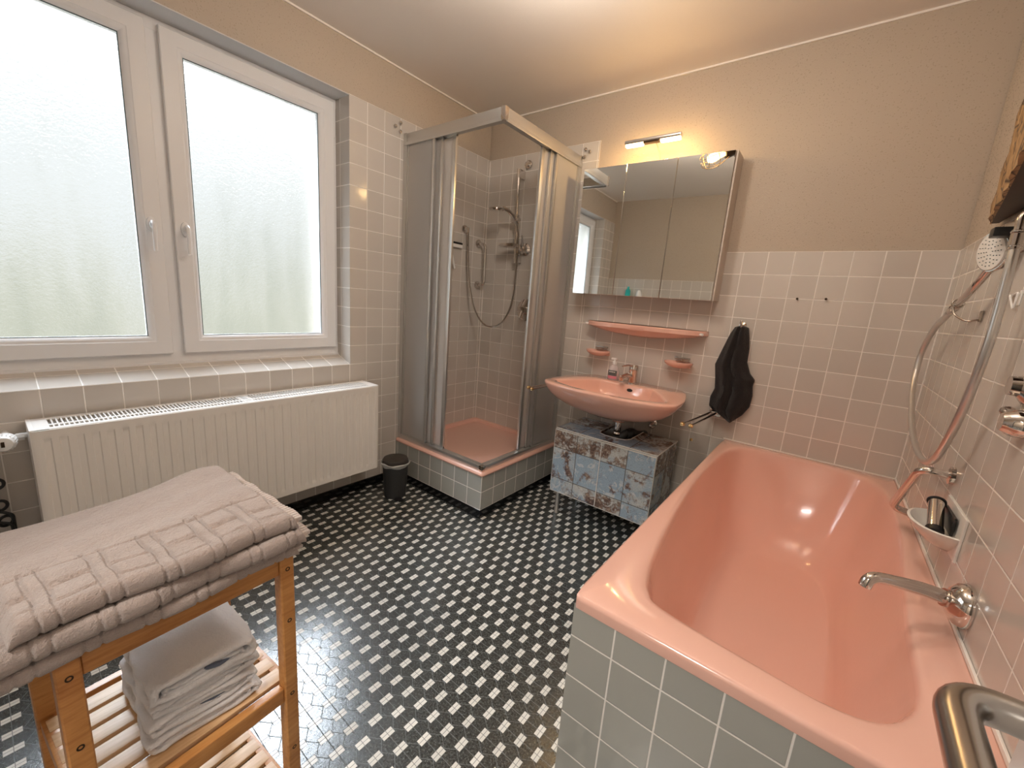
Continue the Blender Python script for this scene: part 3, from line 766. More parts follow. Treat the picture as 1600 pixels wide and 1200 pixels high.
# black wire scroll leaning behind, cropped by the photograph's left edge
bm = new()
for k, (y, z) in enumerate(((-2.470, 0.50), (-2.470, 0.42), (-2.462, 0.36))):
    torus(bm, (XL+0.035, y, z), (1, 0.2*k, 0), 0.018, 0.005, 20, 8)
tube(bm, round_path([(XL+0.03, -2.475, 0.60), (XL+0.03, -2.475, 0.40), (XL+0.04, -2.445, 0.38), (XL+0.04, -2.445, 0.31), (XL+0.03, -2.47, 0.30), (XL+0.03, -2.47, 0.0)], 0.01), 0.005, 8)
tube(bm, round_path([(XL+0.05, -2.485, 0.37), (XL+0.05, -2.450, 0.35), (XL+0.05, -2.448, 0.31), (XL+0.05, -2.485, 0.29)], 0.01), 0.005, 8)
tube(bm, [(XL+0.05, -2.52, 0.0), (XL+0.05, -2.52, 0.60), (XL+0.03, -2.475, 0.60)], 0.005, 8)
tag(obj('wire_stand', bm, 'black', origin=(XL+0.04, -2.49, 0)), 'black scrolled wire stand against the wall left of the radiator', 'wire stand')

# ---------------------------------------------------------------- bin
def bin_():
    c = (-2.325, -0.955); r = root('pedal_bin', (*c, 0), 'small dark grey pedal bin with bag between radiator and shower', 'bin')
    bm = new(); lathe(bm, (*c, 0), (0, 0, 1), [(0, 0), (0.062, 0), (0.066, 0.004), (0.078, 0.215), (0.080, 0.22), (0, 0.22)], 40); obj('bucket', bm, 'darkgrey', r)
    bm = new(); lathe(bm, (*c, 0.222), (0, 0, 1), [(0, 0), (0.074, 0), (0.076, 0.018), (0.072, 0.026), (0.05, 0.032), (0, 0.034)], 40); obj('lid', bm, 'lid', r)
    bm = new(); prof = []
    segs = 48; R0 = []; 
    for lvl, (rr, z) in enumerate(((0.081, 0.205), (0.085, 0.214), (0.087, 0.224), (0.082, 0.228), (0.079, 0.222))):
        R0.append([(c[0]+(rr+0.0018*math.sin(7*t+lvl)+0.001*math.sin(13*t))*math.cos(t), c[1]+(rr+0.0018*math.sin(7*t+lvl))*math.sin(t), z+0.003*math.sin(5*t+lvl)) for t in [2*PI*k/segs for k in range(segs)]])
    loft(bm, R0, cap0=False, cap1=False); obj('bag_edge', bm, 'bag', r, label='clear bag edge folded over the rim')
    bm = new(); box(bm, c[0]+0.055, c[0]+0.105, c[1]-0.045, c[1]-0.010, 0.006, 0.014, 0.003); obj('pedal', bm, 'black', r)
bin_()

# ================================================================= BASIN
BC = -1.24; RZ = 0.822
def basin_outline(k=1.0):
    pts = [(-1.50, -0.004), (-1.555, -0.06), (-1.605, -0.25), (-1.617, -0.40), (-1.598, -0.475), (-1.53, -0.527), (-1.40, -0.560), (-1.24, -0.572), (-1.08, -0.560), (-0.95, -0.527), (-0.882, -0.475), (-0.863, -0.40), (-0.875, -0.25), (-0.925, -0.06), (-0.98, -0.004)]
    P_ = smooth_path([(x, y, 0) for x, y in pts], 5)
    return [(p.x, min(p.y, -0.003)) for p in P_]
def basin():
    r = root('wash_basin', (BC, 0, 0.65), 'salmon pink wall hung wash basin under the pink shelf', 'wash basin')
    O = basin_outline(); n = len(O); cx, cy = BC, -0.27
    def scale(sx_, sy_, z, c=(BC, -0.27), zf=None):
        return [((x-c[0])*sx_+c[0], (y-c[1])*sy_+c[1], z if zf is None else zf(x, y)) for x, y in O]
    rings = []
    for s, z in ((0.16, 0.655), (0.34, 0.663), (0.52, 0.682), (0.70, 0.706), (0.84, 0.735), (0.93, 0.765), (0.98, 0.795), (1.0, 0.812), (0.998, 0.818), (0.985, RZ)):
        c = (BC, -0.24+0.01*s)
        rings.append([((x-c[0])*s+c[0], max(-0.9, min(-0.003, (y-c[1])*(0.25+0.75*s)+c[1])), z) for x, y in O])
    # inner bowl outline: straight back edge, pointed ends
    inn = smooth_path([(-1.40, -0.150, 0), (-1.47, -0.24, 0), (-1.545, -0.375, 0), (-1.553, -0.425, 0), (-1.50, -0.468, 0), (-1.38, -0.512, 0), (-1.24, -0.526, 0), (-1.10, -0.512, 0), (-0.98, -0.468, 0), (-0.927, -0.425, 0), (-0.935, -0.375, 0), (-1.01, -0.24, 0), (-1.08, -0.150, 0)], 6)
    N_ = n
    def resample(poly, m):
        P_ = [Vector(p) for p in poly]; d = [0]
        for a, b in zip(P_, P_[1:]): d.append(d[-1]+(b-a).length)
        out = []
        for k in range(m):
            t = d[-1]*k/(m-1); j = 0
            while j < len(d)-2 and d[j+1] < t: j += 1
            f = (t-d[j])/max(1e-9, d[j+1]-d[j]); out.append(P_[j].lerp(P_[j+1], f))
        return out
    I = resample(inn, n)
    ic = Vector((BC, -0.34, 0))
    rings.append([(p.x*1.0+(p.x-BC)*0.02, p.y-0.0, RZ+0.0005) for p in I])
    for s, z in ((0.985, RZ-0.003), (0.97, RZ-0.012), (0.945, 0.785), (0.89, 0.755), (0.78, 0.728), (0.58, 0.707), (0.30, 0.698), (0.08, 0.696)):
        rings.append([(ic.x+(p.x-ic.x)*s, ic.y+(p.y-ic.y)*s, z) for p in I])
    bm = new(); loft(bm, rings); obj('bowl', bm, 'pink', r, 50)
    bm = new(); lathe(bm, (BC+0.02, -0.24, 0.62), (0, 0, 1), [(0, 0), (0.036, 0), (0.040, 0.006), (0.045, 0.05), (0, 0.05)]); obj('drain_collar', bm, 'pink', r)
    bm = new(); lathe(bm, (BC+0.03, -0.158, 0.793), (0, -1, 0.28), [(0, 0), (0.017, 0), (0.017, 0.0035), (0, 0.0035)], 24, 0.55); obj('overflow_hole', bm, 'black', r)
    bm = new(); lathe(bm, (BC, -0.34, 0.700), (0, 0, 1), [(0, 0), (0.032, 0), (0.030, 0.004), (0.016, 0.005), (0, 0.003)]); obj('drain', bm, 'chrome', r)
    # tap
    t = root('basin_tap', (BC+0.01, -0.085, RZ), 'chrome single lever tap at the back of the pink basin', 'tap')
    bm = new(); tx, ty = BC+0.01, -0.085
    lathe(bm, (tx, ty, RZ), (0, 0, 1), [(0, 0), (0.031, 0), (0.031, 0.006), (0.027, 0.009), (0.0265, 0.075), (0.028, 0.080), (0.028, 0.102), (0.023, 0.112), (0, 0.115)], 28); obj('body', bm, 'chrome', t)
    bm = new(); tube(bm, smooth_path([(tx-0.006, ty-0.015, RZ+0.045), (tx-0.018, ty-0.055, RZ+0.054), (tx-0.032, ty-0.100, RZ+0.040)], 5), [0.015]*5+[0.0125]*6, 14); lathe(bm, (tx-0.031, ty-0.097, RZ+0.044), (0, 0, -1), [(0, 0), (0.012, 0), (0.0115, 0.020), (0, 0.020)]); obj('spout', bm, 'chrome', t)
    bm = new(); tube(bm, [(tx, ty, RZ+0.102), (tx-0.018, ty-0.04, RZ+0.112), (tx-0.038, ty-0.085, RZ+0.106)], [0.013, 0.010, 0.007], 12, flat=0.6); obj('lever', bm, 'chrome', t)
    # trap and angle valves below
    s = root('basin_trap', (BC+0.02, -0.24, 0.40), 'chrome and dark waste trap under the pink basin', 'drain trap')
    bm = new(); cyl(bm, (BC+0.02, -0.24, 0.625), (BC+0.02, -0.24, 0.545), 0.019); lathe(bm, (BC+0.02, -0.24, 0.535), (0, 0, 1), [(0, 0), (0.024, 0), (0.026, 0.01), (0.022, 0.02), (0, 0.02)]); obj('waste_pipe', bm, 'chrome', s)
    bm = new(); lathe(bm, (BC+0.025, -0.24, 0.43), (0, 0, 1), [(0, 0), (0.024, 0), (0.034, 0.02), (0.034, 0.09), (0.026, 0.105), (0, 0.105)])
    tube(bm, smooth_path([(BC+0.035, -0.24, 0.50), (BC+0.060, -0.225, 0.545), (BC+0.085, -0.19, 0.560), (BC+0.10, -0.13, 0.535), (BC+0.10, -0.0, 0.51)], 6), 0.023, 14)
    lathe(bm, (BC+0.078, -0.212, 0.552), (0.5, 0.6, 0.2), [(0, -0.014), (0.028, -0.014), (0.031, 0), (0.028, 0.014), (0, 0.014)], 12); obj('bottle_trap', bm, 'darkgrey', s)
    for i, (x, z, lab) in enumerate(((-1.378, 0.585, 'chrome angle valve under the left side of the basin'), (-1.098, 0.592, 'chrome angle valve under the right side of the basin'))):
        bm = new(); lathe(bm, (x, 0, z), (0, -1, 0), [(0, 0), (0.026, 0), (0.025, 0.006), (0.011, 0.010), (0.011, 0.055), (0, 0.055)])
        v = root('angle_valve', (x, 0, z), lab, 'valve', 'angle valves under the basin'); obj('body', bm, 'chrome', v)
        bm = new(); lathe(bm, (x, -0.050, z), (1 if i else -0.7, -1, 0), [(0, 0), (0.012, 0), (0.019, 0.008), (0.020, 0.028), (0.012, 0.036), (0, 0.037)], 8); obj('handwheel', bm, 'chrome', v)
        bm = new(); cyl(bm, (x, -0.040, z), (x, -0.04, z+0.045), 0.008); tube(bm, [(x, -0.04, z+0.04), (x, -0.042, z+0.085)], 0.005, 8); obj('supply_pipe', bm, 'chrome', v)
basin()

def soap_bottle():
    x, y = -1.352, -0.090; r = root('soap_dispenser', (x, y, RZ), 'clear pump bottle of pink hand soap on the basin beside the tap', 'soap dispenser')
    bm = new(); prof = [(0, 0), (0.028, 0), (0.033, 0.005), (0.036, 0.03), (0.035, 0.055), (0.028, 0.078), (0.016, 0.092), (0.012, 0.096), (0.012, 0.100), (0, 0.100)]
    lathe(bm, (x, y, RZ), (0, 0, 1), prof, 32, 1.0, 0.62); obj('bottle', bm, 'soap_clear', r)
    bm = new(); lathe(bm, (x, y, RZ+0.003), (0, 0, 1), [(0, 0), (0.026, 0), (0.031, 0.004), (0.0335, 0.027), (0.0335, 0.040), (0, 0.040)], 32, 1.0, 0.58); obj('liquid', bm, 'soap_pink', r, label='pink soap inside')
    bm = new(); lathe(bm, (x, y, RZ+0.098), (0, 0, 1), [(0, 0), (0.013, 0), (0.013, 0.016), (0.006, 0.018), (0.005, 0.030), (0, 0.030)]); box(bm, x-0.022, x+0.010, y-0.008, y+0.008, RZ+0.126, RZ+0.136, 0.003); obj('pump', bm, 'white_plastic', r, label='white pump top')
    def lab(z0, z1, w_, m, nm):
        bm = new(); R_ = []
        for z in (z0, z1):
            R_.append([bm.verts.new((x+w_*0.0368*math.cos(t), y+0.0368*0.64*math.sin(t), RZ+z)) for t in [PI*(1.22+0.56*k/12) for k in range(13)]])
        ring_faces(bm, R_[0], R_[1], closed=False); return obj(nm, bm, m, r)
    lab(0.030, 0.062, 0.98, 'label_dark', 'label'); lab(0.012, 0.028, 0.97, 'label_pink', 'label')
    bm = new()
    for k in range(7):
        xx = x-0.017+k*0.0055; box(bm, xx, xx+0.0032, y-0.0252, y-0.0246, RZ+0.050, RZ+0.0565)
    obj('label_lettering', bm, 'white_plastic', r)
soap_bottle()

def pink_shelf():
    r = root('wall_shelf', (-1.235, 0, 1.12), 'long salmon pink ceramic shelf under the mirror cabinet', 'shelf')
    x0, x1 = -1.600, -0.872; xc = (x0+x1)/2; hw = (x1-x0)/2; bm = new(); rings = []
    def outline(d, inset=0):
        pts = []; m = 40
        for k in range(m+1):
            t = -1+2*k/m; yy = d*(1-abs(t)**5)**0.55 if abs(t) < 1 else 0
            pts.append((xc+t*(hw-inset), -max(0.003, yy)))
        return pts
    for d, ins, zf in ((0.045, 0.10, 'b'), (0.085, 0.035, 'm'), (0.117, 0.006, 'l0'), (0.122, 0.0, 'l1'), (0.122, 0.0, 'l2'), (0.118, 0.003, 't'), (0.112, 0.008, 'i'), (0.106, 0.012, 'j')):
        o = outline(d, ins); ring = []
        for x, y in o:
            t = abs((x-xc)/hw)
            z = {'b': 1.098+0.040*t*t, 'm': 1.110+0.028*t*t, 'l0': 1.136+0.006*t*t, 'l1': 1.142, 'l2': 1.164, 't': 1.168, 'i': 1.164, 'j': 1.158}[zf]
            ring.append((x, y, z))
        ring += [(x1-ins-0.001, -0.001, ring[-1][2]), (x0+ins+0.001, -0.001, ring[0][2])]
        rings.append(ring)
    loft(bm, rings); obj('shelf_body', bm, 'pink', r, 40)
    for x in (-0.902, -1.570):
        bm = new(); lathe(bm, (x, -0.060 if x > -1 else -0.055, 1.150), (0.75 if x > -1 else -.75, -1, 0), [(0, 0), (0.008, 0), (0.007, 0.028), (0, 0.032)], 14); obj('screw_cap', bm, 'white_plastic', r)
pink_shelf()
def dish(xc, label):
    r = root('soap_dish', (xc, 0, 0.985), label, 'soap dish', 'pink soap dishes over the basin')
    bm = new(); rings = []
    for s, z in ((0.35, 0.952), (0.70, 0.960), (0.93, 0.972), (1.0, 0.983), (0.99, 0.987), (0.93, 0.984), (0.80, 0.976), (0.5, 0.971)):
        rings.append([(xc+0.078*s*math.copysign(abs(math.cos(t))**0.8, math.cos(t)), min(-0.003, -0.052*0.98-0.052*s*math.sin(t)*1.0), z) for t in [2*PI*k/32 for k in range(32)]])
    loft(bm, rings); obj('bowl', bm, 'pink', r, 50)
    bm = new(); box(bm, xc-0.02, xc+0.06, -0.030, 0.0, 0.955, 0.980, 0.004); obj('wall_mount', bm, 'pink', r)
    bm = new(); box(bm, xc-0.030, xc+0.052, -0.034, -0.016, 1.000, 1.012, 0.003); box(bm, xc+0.006, xc+0.016, -0.020, 0.0, 0.996, 1.008, 0.001); obj('magnet_bar', bm, 'steel', r, label='dark metal bar')
    return r
dish(-1.490, 'pink wall soap dish left of the tap above the soap bottle')
dish(-0.993, 'pink wall soap dish right of the tap under the shelf')

# ---------------------------------------------------------------- rusty tile patterned cabinet
def sink_cabinet():
    x0, x1, y0, y1, z0, z1 = -1.515, -0.920, -0.436, -0.085, 0.158, 0.545
    r = root('vanity_cabinet', ((x0+x1)/2, (y0+y1)/2, 0), 'low two door cabinet with rusty blue tile print under the basin', 'cabinet')
    bm = new(); nx0, nx1, ny = -1.305, -1.120, -0.330; zt = z1-0.016
    poly = [(x0, y0+0.014), (x1, y0+0.014), (x1, y1), (nx1, y1), (nx1, ny+0.05), (nx1-0.015, ny+0.015), (nx1-0.05, ny), (nx0+0.05, ny), (nx0+0.015, ny+0.015), (nx0, ny+0.05), (nx0, y1), (x0, y1)]
    prism(bm, poly, 'z', zt, z1); obj('top_panel', bm, 'rusty', r, label='notched top panel')
    bm = new()
    seg = poly[3:11]
    for a, b in zip(seg, seg[1:]): tube(bm, [(a[0], a[1], z1), (b[0], b[1], z1)], 0.003, 6)
    obj('notch_edging', bm, 'edge_white', r)
    for xa, xb in ((x0, x0+0.016), (x1-0.016, x1)):
        bm = new(); box(bm, xa, xb, y0+0.016, y1, z0, zt-0.0005, 0.0005, 1); obj('side_panel', bm, 'rusty', r)
    bm = new(); box(bm, x0+0.016, x1-0.016, y0+0.016, y1, z0, z0+0.016); obj('bottom_panel', bm, 'edge_white', r)
    xm = -1.2190
    for a, b in ((x0+0.002, xm-0.002), (xm+0.002, x1-0.002)):
        bm = new(); box(bm, a, b, y0, y0+0.013, z0, z1-0.010, 0.0008, 1); d = obj('door', bm, 'rusty', r)
        bm = new()
        t = 0.003
        box(bm, a-0.001, b+0.001, y0-0.0005, y0+0.012, z1-0.0105, z1-0.0105+t); box(bm, a-0.001, b+0.001, y0-0.0005, y0+0.012, z0-t, z0)
        box(bm, a-0.002, a, y0-0.0005, y0+0.012, z0-t, z1-0.008); box(bm, b, b+0.002, y0-0.0005, y0+0.012, z0-t, z1-0.008)
        obj('edging', bm, 'edge_white', d, label='pale edge band')
    bm = new(); box(bm, x0, x1, y0+0.010, y0+0.014, z1-0.004, z1+0.001); box(bm, x1-0.003, x1+0.001, y0+0.012, y1, z1-0.004, z1+0.001); obj('edging', bm, 'edge_white', r)
    for x in (x0+0.035, x1-0.035):
        for y in (y0+0.045, y1-0.035):
            bm = new(); lathe(bm, (x, y, 0), (0, 0, 1), [(0, 0), (0.015, 0), (0.016, 0.004), (0.013, 0.010), (0.013, z0), (0, z0)], 18); obj('leg', bm, 'alu', r)
sink_cabinet()

# ---------------------------------------------------------------- mirror cabinet
def mirror_cabinet():
    x0, x1, z0, z1, D = -1.668, -0.852, 1.332, 2.040, 0.118
    r = root('mirror_cabinet', ((x0+x1)/2, 0, z0), 'wide three door mirror cabinet on the wall above the pink shelf', 'mirror cabinet')
    bm = new(); box(bm, x0, x1, -D+0.018, 0, z0, z1, 0.001, 1)
    for v in bm.verts:
        if v.co.y < -0.05: v.co.y -= (x1-v.co.x)*0.031+(v.co.z-z0)*0.007
    obj('body', bm, 'cab_side', r)
    def yaw(bm):   # the cabinet front hangs very slightly askew
        for v in bm.verts: v.co.y -= (x1-v.co.x)*0.031+(v.co.z-z0)*0.007
    s = [x0+0.001, -1.402, -1.131, x1-0.010]
    for a, b in zip(s, s[1:]):
        bm = new(); box(bm, a+0.0012, b-0.0012, -D+0.003, -D+0.019, z0-0.004, z1, 0.0008, 1); yaw(bm); d = obj('mirror_door', bm, 'cab_side', r)
        bm = new(); box(bm, a+0.0016, b-0.0016, -D, -D+0.004, z0-0.0035, z1-0.0005, 0.0008, 1); yaw(bm); obj('mirror_glass', bm, 'mirror', d)
    bm = new(); box(bm, x1-0.009, x1, -D+0.002, -D+0.019, z0-0.004, z1, 0.001, 1); obj('side_strip', bm, 'cab_side', r)
mirror_cabinet()

def mirror_lamp():
    r = root('mirror_lamp', (-1.272, 0, 2.10), 'slim chrome lamp bar glowing at both ends above the mirror cabinet', 'wall lamp')
    y = -0.145; z = 2.132; xa, xb = -1.425, -1.125
    bm = new(); box(bm, xa, xb, y-0.018, y+0.018, z, z+0.020, 0.006); obj('bar', bm, 'chrome', r)
    bm = new(); box(bm, xa+0.105, xb-0.110, y-0.015, y+0.015, z-0.006, z+0.001, 0.002); obj('cover', bm, 'bronze', r, label='dark centre cover')
    for a, b in ((xa+0.004, xa+0.100), (xb-0.105, xb-0.004)):
        bm = new(); box(bm, a, b, y-0.014, y+0.014, z-0.012, z+0.0005, 0.005); obj('diffuser', bm, 'warm_glow', r, label='glowing warm diffuser')
    bm = new(); xm = -1.262
    tube(bm, smooth_path([(xm, y+0.006, z+0.003), (xm+0.002, -0.09, z-0.02), (xm+0.006, -0.055, z-0.06), (xm+0.006, -0.05, 2.035)], 6), 0.0035, 8); obj('arm', bm, 'chrome', r)
mirror_lamp()
point('mirror_lamp_light', (-1.375, -0.150, 2.105), 1.9, (1.0, 0.62, 0.24), 0.02)
point('mirror_lamp_light', (-1.18, -0.150, 2.105), 1.9, (1.0, 0.62, 0.24), 0.02)

# ---------------------------------------------------------------- ceiling lamp (seen in the mirror)
def ceiling_lamp():
    r = root('ceiling_spotlight', (-1.20, -1.32, H), 'dark ceiling lamp with caged warm bulbs reflected in the mirror', 'ceiling lamp')
    bm = new(); lathe(bm, (-0.97, -1.42, H), (0, 0, -1), [(0, 0), (0.06, 0), (0.058, 0.012), (0.03, 0.025), (0, 0.026)]); tube(bm, [(-0.99, -1.24, H-0.045), (-0.95, -1.60, H-0.045)], 0.012, 12); cyl(bm, (-0.97, -1.42, H), (-0.97, -1.42, H-0.05), 0.014); obj('ceiling_plate', bm, 'bronze', r)
    for (b, e) in (((-1.02, -1.26, H-0.085), (-1.24, -1.16, H-0.185)), ((-0.92, -1.58, H-0.085), (-0.70, -1.50, H-0.19))):
        b = Vector(b); e = Vector(e); d = (e-b).normalized(); s, u = frame_at(d)
        n_before = len(COL.objects)
        bm = new(); lathe(bm, b, d, [(0, -0.01), (0.014, -0.01), (0.018, 0.01), (0.024, 0.03), (0.026, 0.06), (0.022, 0.068), (0, 0.068)], 20)
        for k in range(3): lathe(bm, b+d*0.02+s*0.03*math.cos(k*2.1)+u*0.03*math.sin(k*2.1), s*math.cos(k*2.1)+u*math.sin(k*2.1), [(0, -0.012), (0.005, -0.012), (0.008, 0), (0, 0.006)], 10)
        soc = obj('socket', bm, 'bronze', r)
        bm = new(); lathe(bm, b+d*0.066, d, [(0, 0), (0.011, 0), (0.012, 0.02), (0.019, 0.045), (0.020, 0.06), (0.014, 0.075), (0, 0.080)], 20); obj('bulb', bm, 'bulb_glow', soc, label='glowing warm bulb')
        bm = new()
        for k in range(6):
            t = 2*PI*k/6; o_ = s*math.cos(t)+u*math.sin(t)
            tube(bm, smooth_path([b+d*0.058+o_*0.024, b+d*0.085+o_*0.038, b+d*0.13+o_*0.044, b+d*0.168+o_*0.026, b+d*0.172+o_*0.012], 4), 0.0014, 6)
        for hh, rr in ((0.105, 0.043), (0.150, 0.038)): torus(bm, b+d*hh, d, rr, 0.0014, 28, 6)
        obj('cage', bm, 'brass', soc)
        for o_ in list(COL.objects)[n_before:]:      # lamp heads are a third larger than drawn above
            for v in o_.data.vertices: v.co = (v.co-(b-r.location))*1.55+(b-r.location)
        p = b+d*0.30
        bm = new(); tube(bm, [b-d*0.01, Vector((-0.985, b.y, H-0.045))], 0.010, 10); obj('joint', bm, 'bronze', r)
        lp = point('ceiling_lamp_light', p, 11.5, (1.0, 0.89, 0.78), 0.10); lp.visible_glossy = False
ceiling_lamp()

# ---------------------------------------------------------------- towel rails, hook and black towel
def towel_rail(side, label):
    s = -1 if side == 'l' else 1
    mx = -1.700 if s < 0 else -0.770
    tips = [(-1.742, -0.415, 0.741), (-1.703, -0.435, 0.741)] if s < 0 else [(-0.823, -0.440, 0.742), (-0.785, -0.440, 0.742)]
    r = root('towel_rail', (mx, 0, 0.735), label, 'towel rail', 'two armed towel rails beside the basin')
    bm = new(); box(bm, mx-0.028, mx+0.028, -0.012, 0, 0.715, 0.765, 0.003); box(bm, mx-0.024, mx+0.024, -0.055, -0.008, 0.733, 0.749, 0.003); obj('mount', bm, 'chrome', r)
    for k, t in enumerate(tips):
        b = Vector((mx-0.012+0.024*k, -0.045, 0.741)); t = Vector(t)
        bm = new(); tube(bm, [b, t], 0.0065, 14); a = obj('arm', bm, 'chrome', r)
        bm = new(); lathe(bm, t, (t-b), [(0, -0.004), (0.007, -0.004), (0.0105, 0.002), (0.0110, 0.010), (0.008, 0.017), (0, 0.020)], 18); obj('end_knob', bm, 'brass', a, label='brass end knob')
towel_rail('l', 'two armed chrome towel rail left of the basin before the shower panel')
towel_rail('r', 'two armed chrome towel rail right of the basin under the black towel')
bm = new(); lathe(bm, (-0.716, 0, 1.215), (0, -1, 0), [(0, 0), (0.018, 0), (0.018, 0.004), (0.008, 0.008), (0.007, 0.040), (0, 0.040)]); tube(bm, smooth_path([(-0.716, -0.036, 1.212), (-0.716, -0.052, 1.208), (-0.716, -0.062, 1.228), (-0.716, -0.058, 1.240)], 5), 0.006, 10)
tag(obj('wall_hook', bm, 'chrome', origin=(-0.716, 0, 1.215)), 'small chrome hook holding up the black towel', 'hook')
def black_towel():
    Lz = [(1.206, -0.748), (1.17, -0.765), (1.10, -0.785), (1.00, -0.812), (0.93, -0.800), (0.87, -0.793), (0.82, -0.808), (0.77, -0.806), (0.745, -0.780), (0.725, -0.730), (0.710, -0.690)]
    Rz = [(1.206, -0.684), (1.15, -0.672), (1.10, -0.664), (1.03, -0.662), (0.975, -0.640), (0.945, -0.612), (0.915, -0.618), (0.86, -0.610), (0.80, -0.614), (0.75, -0.640), (0.710, -0.678)]
    def at(T, z):
        for (z0, x0), (z1, x1) in zip(T, T[1:]):
            if z1 <= z <= z0:
                f = (z0-z)/(z0-z1); return x0+(x1-x0)*f
        return T[-1][1]
    bm = new(); nz, nu = 70, 48; rings = []
    for i in range(nz+1):
        z = 1.206-(1.206-0.710)*(1-(1-i/nz)**1.15); xl, xr = at(Lz, z), at(Rz, z); t = i/nz
        ring = []
        for k in range(nu):
            a = 2*PI*k/nu; u = 0.5-0.5*math.cos(a); front = math.sin(a) > 0
            x = xl+(xr-xl)*u
            d = 0.020+0.024*math.sin(a)**1.0*math.sin(a) if front else 0.016
            if front:
                fold = 0.020*math.exp(-((u-0.30)/0.10)**2)+0.016*math.exp(-((u-0.72)/0.15)**2)-0.014*math.exp(-((u-(0.48))/0.06)**2)
                d += fold*(0.45+0.75*min(1, t*1.6))+0.003*math.sin(u*23+z*30)*t
                d = max(d, 0.018)
                y = -0.012-d*(math.sin(a))**0.35
            else:
                y = -0.010
            ring.append((x, y, z+0.010*math.cos(u*6)*(1 if i in (0,) else 0)*0))
        rings.append(ring)
    top = [((x+0.716)*0.45-0.716, -0.012-(abs(y)-0.012)*0.6, 1.213) for x, y, z in rings[0]]
    bot = [((x+0.682)*0.3-0.682, y*0.8, 0.7065) for x, y, z in rings[-1]]
    loft(bm, [top]+rings+[bot])
    tag(obj('hand_towel', bm, 'towel_black', origin=(-0.716, -0.03, 1.2), angle=70), 'black hand towel hanging in folds from a hook beside the tub', 'towel')
black_towel()
for x, z, lab in ((-0.506, 1.365, 'left of two tiny screws in the tiles above the tub'), (-0.395, 1.370, 'right of two tiny screws in the tiles above the tub')):
    bm = new(); lathe(bm, (x, 0, z), (0, -1, 0), [(0, 0), (0.003, 0), (0.003, 0.012), (0.0055, 0.014), (0.004, 0.017), (0, 0.017)], 10)
    tag(obj('wall_screw', bm, 'bronze', origin=(x, 0, z)), lab, 'screw', 'wall screws above the tub')
bm = new(); box(bm, -0.878, -0.862, -0.003, 0, 0.540, 0.556, 0.001); box(bm, -0.875, -0.865, -0.006, -0.002, 0.543, 0.553, 0.001)
tag(obj('wall_plug', bm, 'brass', origin=(-0.87, 0, 0.548)), 'tiny square metal cap on the wall right of the cabinet', 'wall plug')

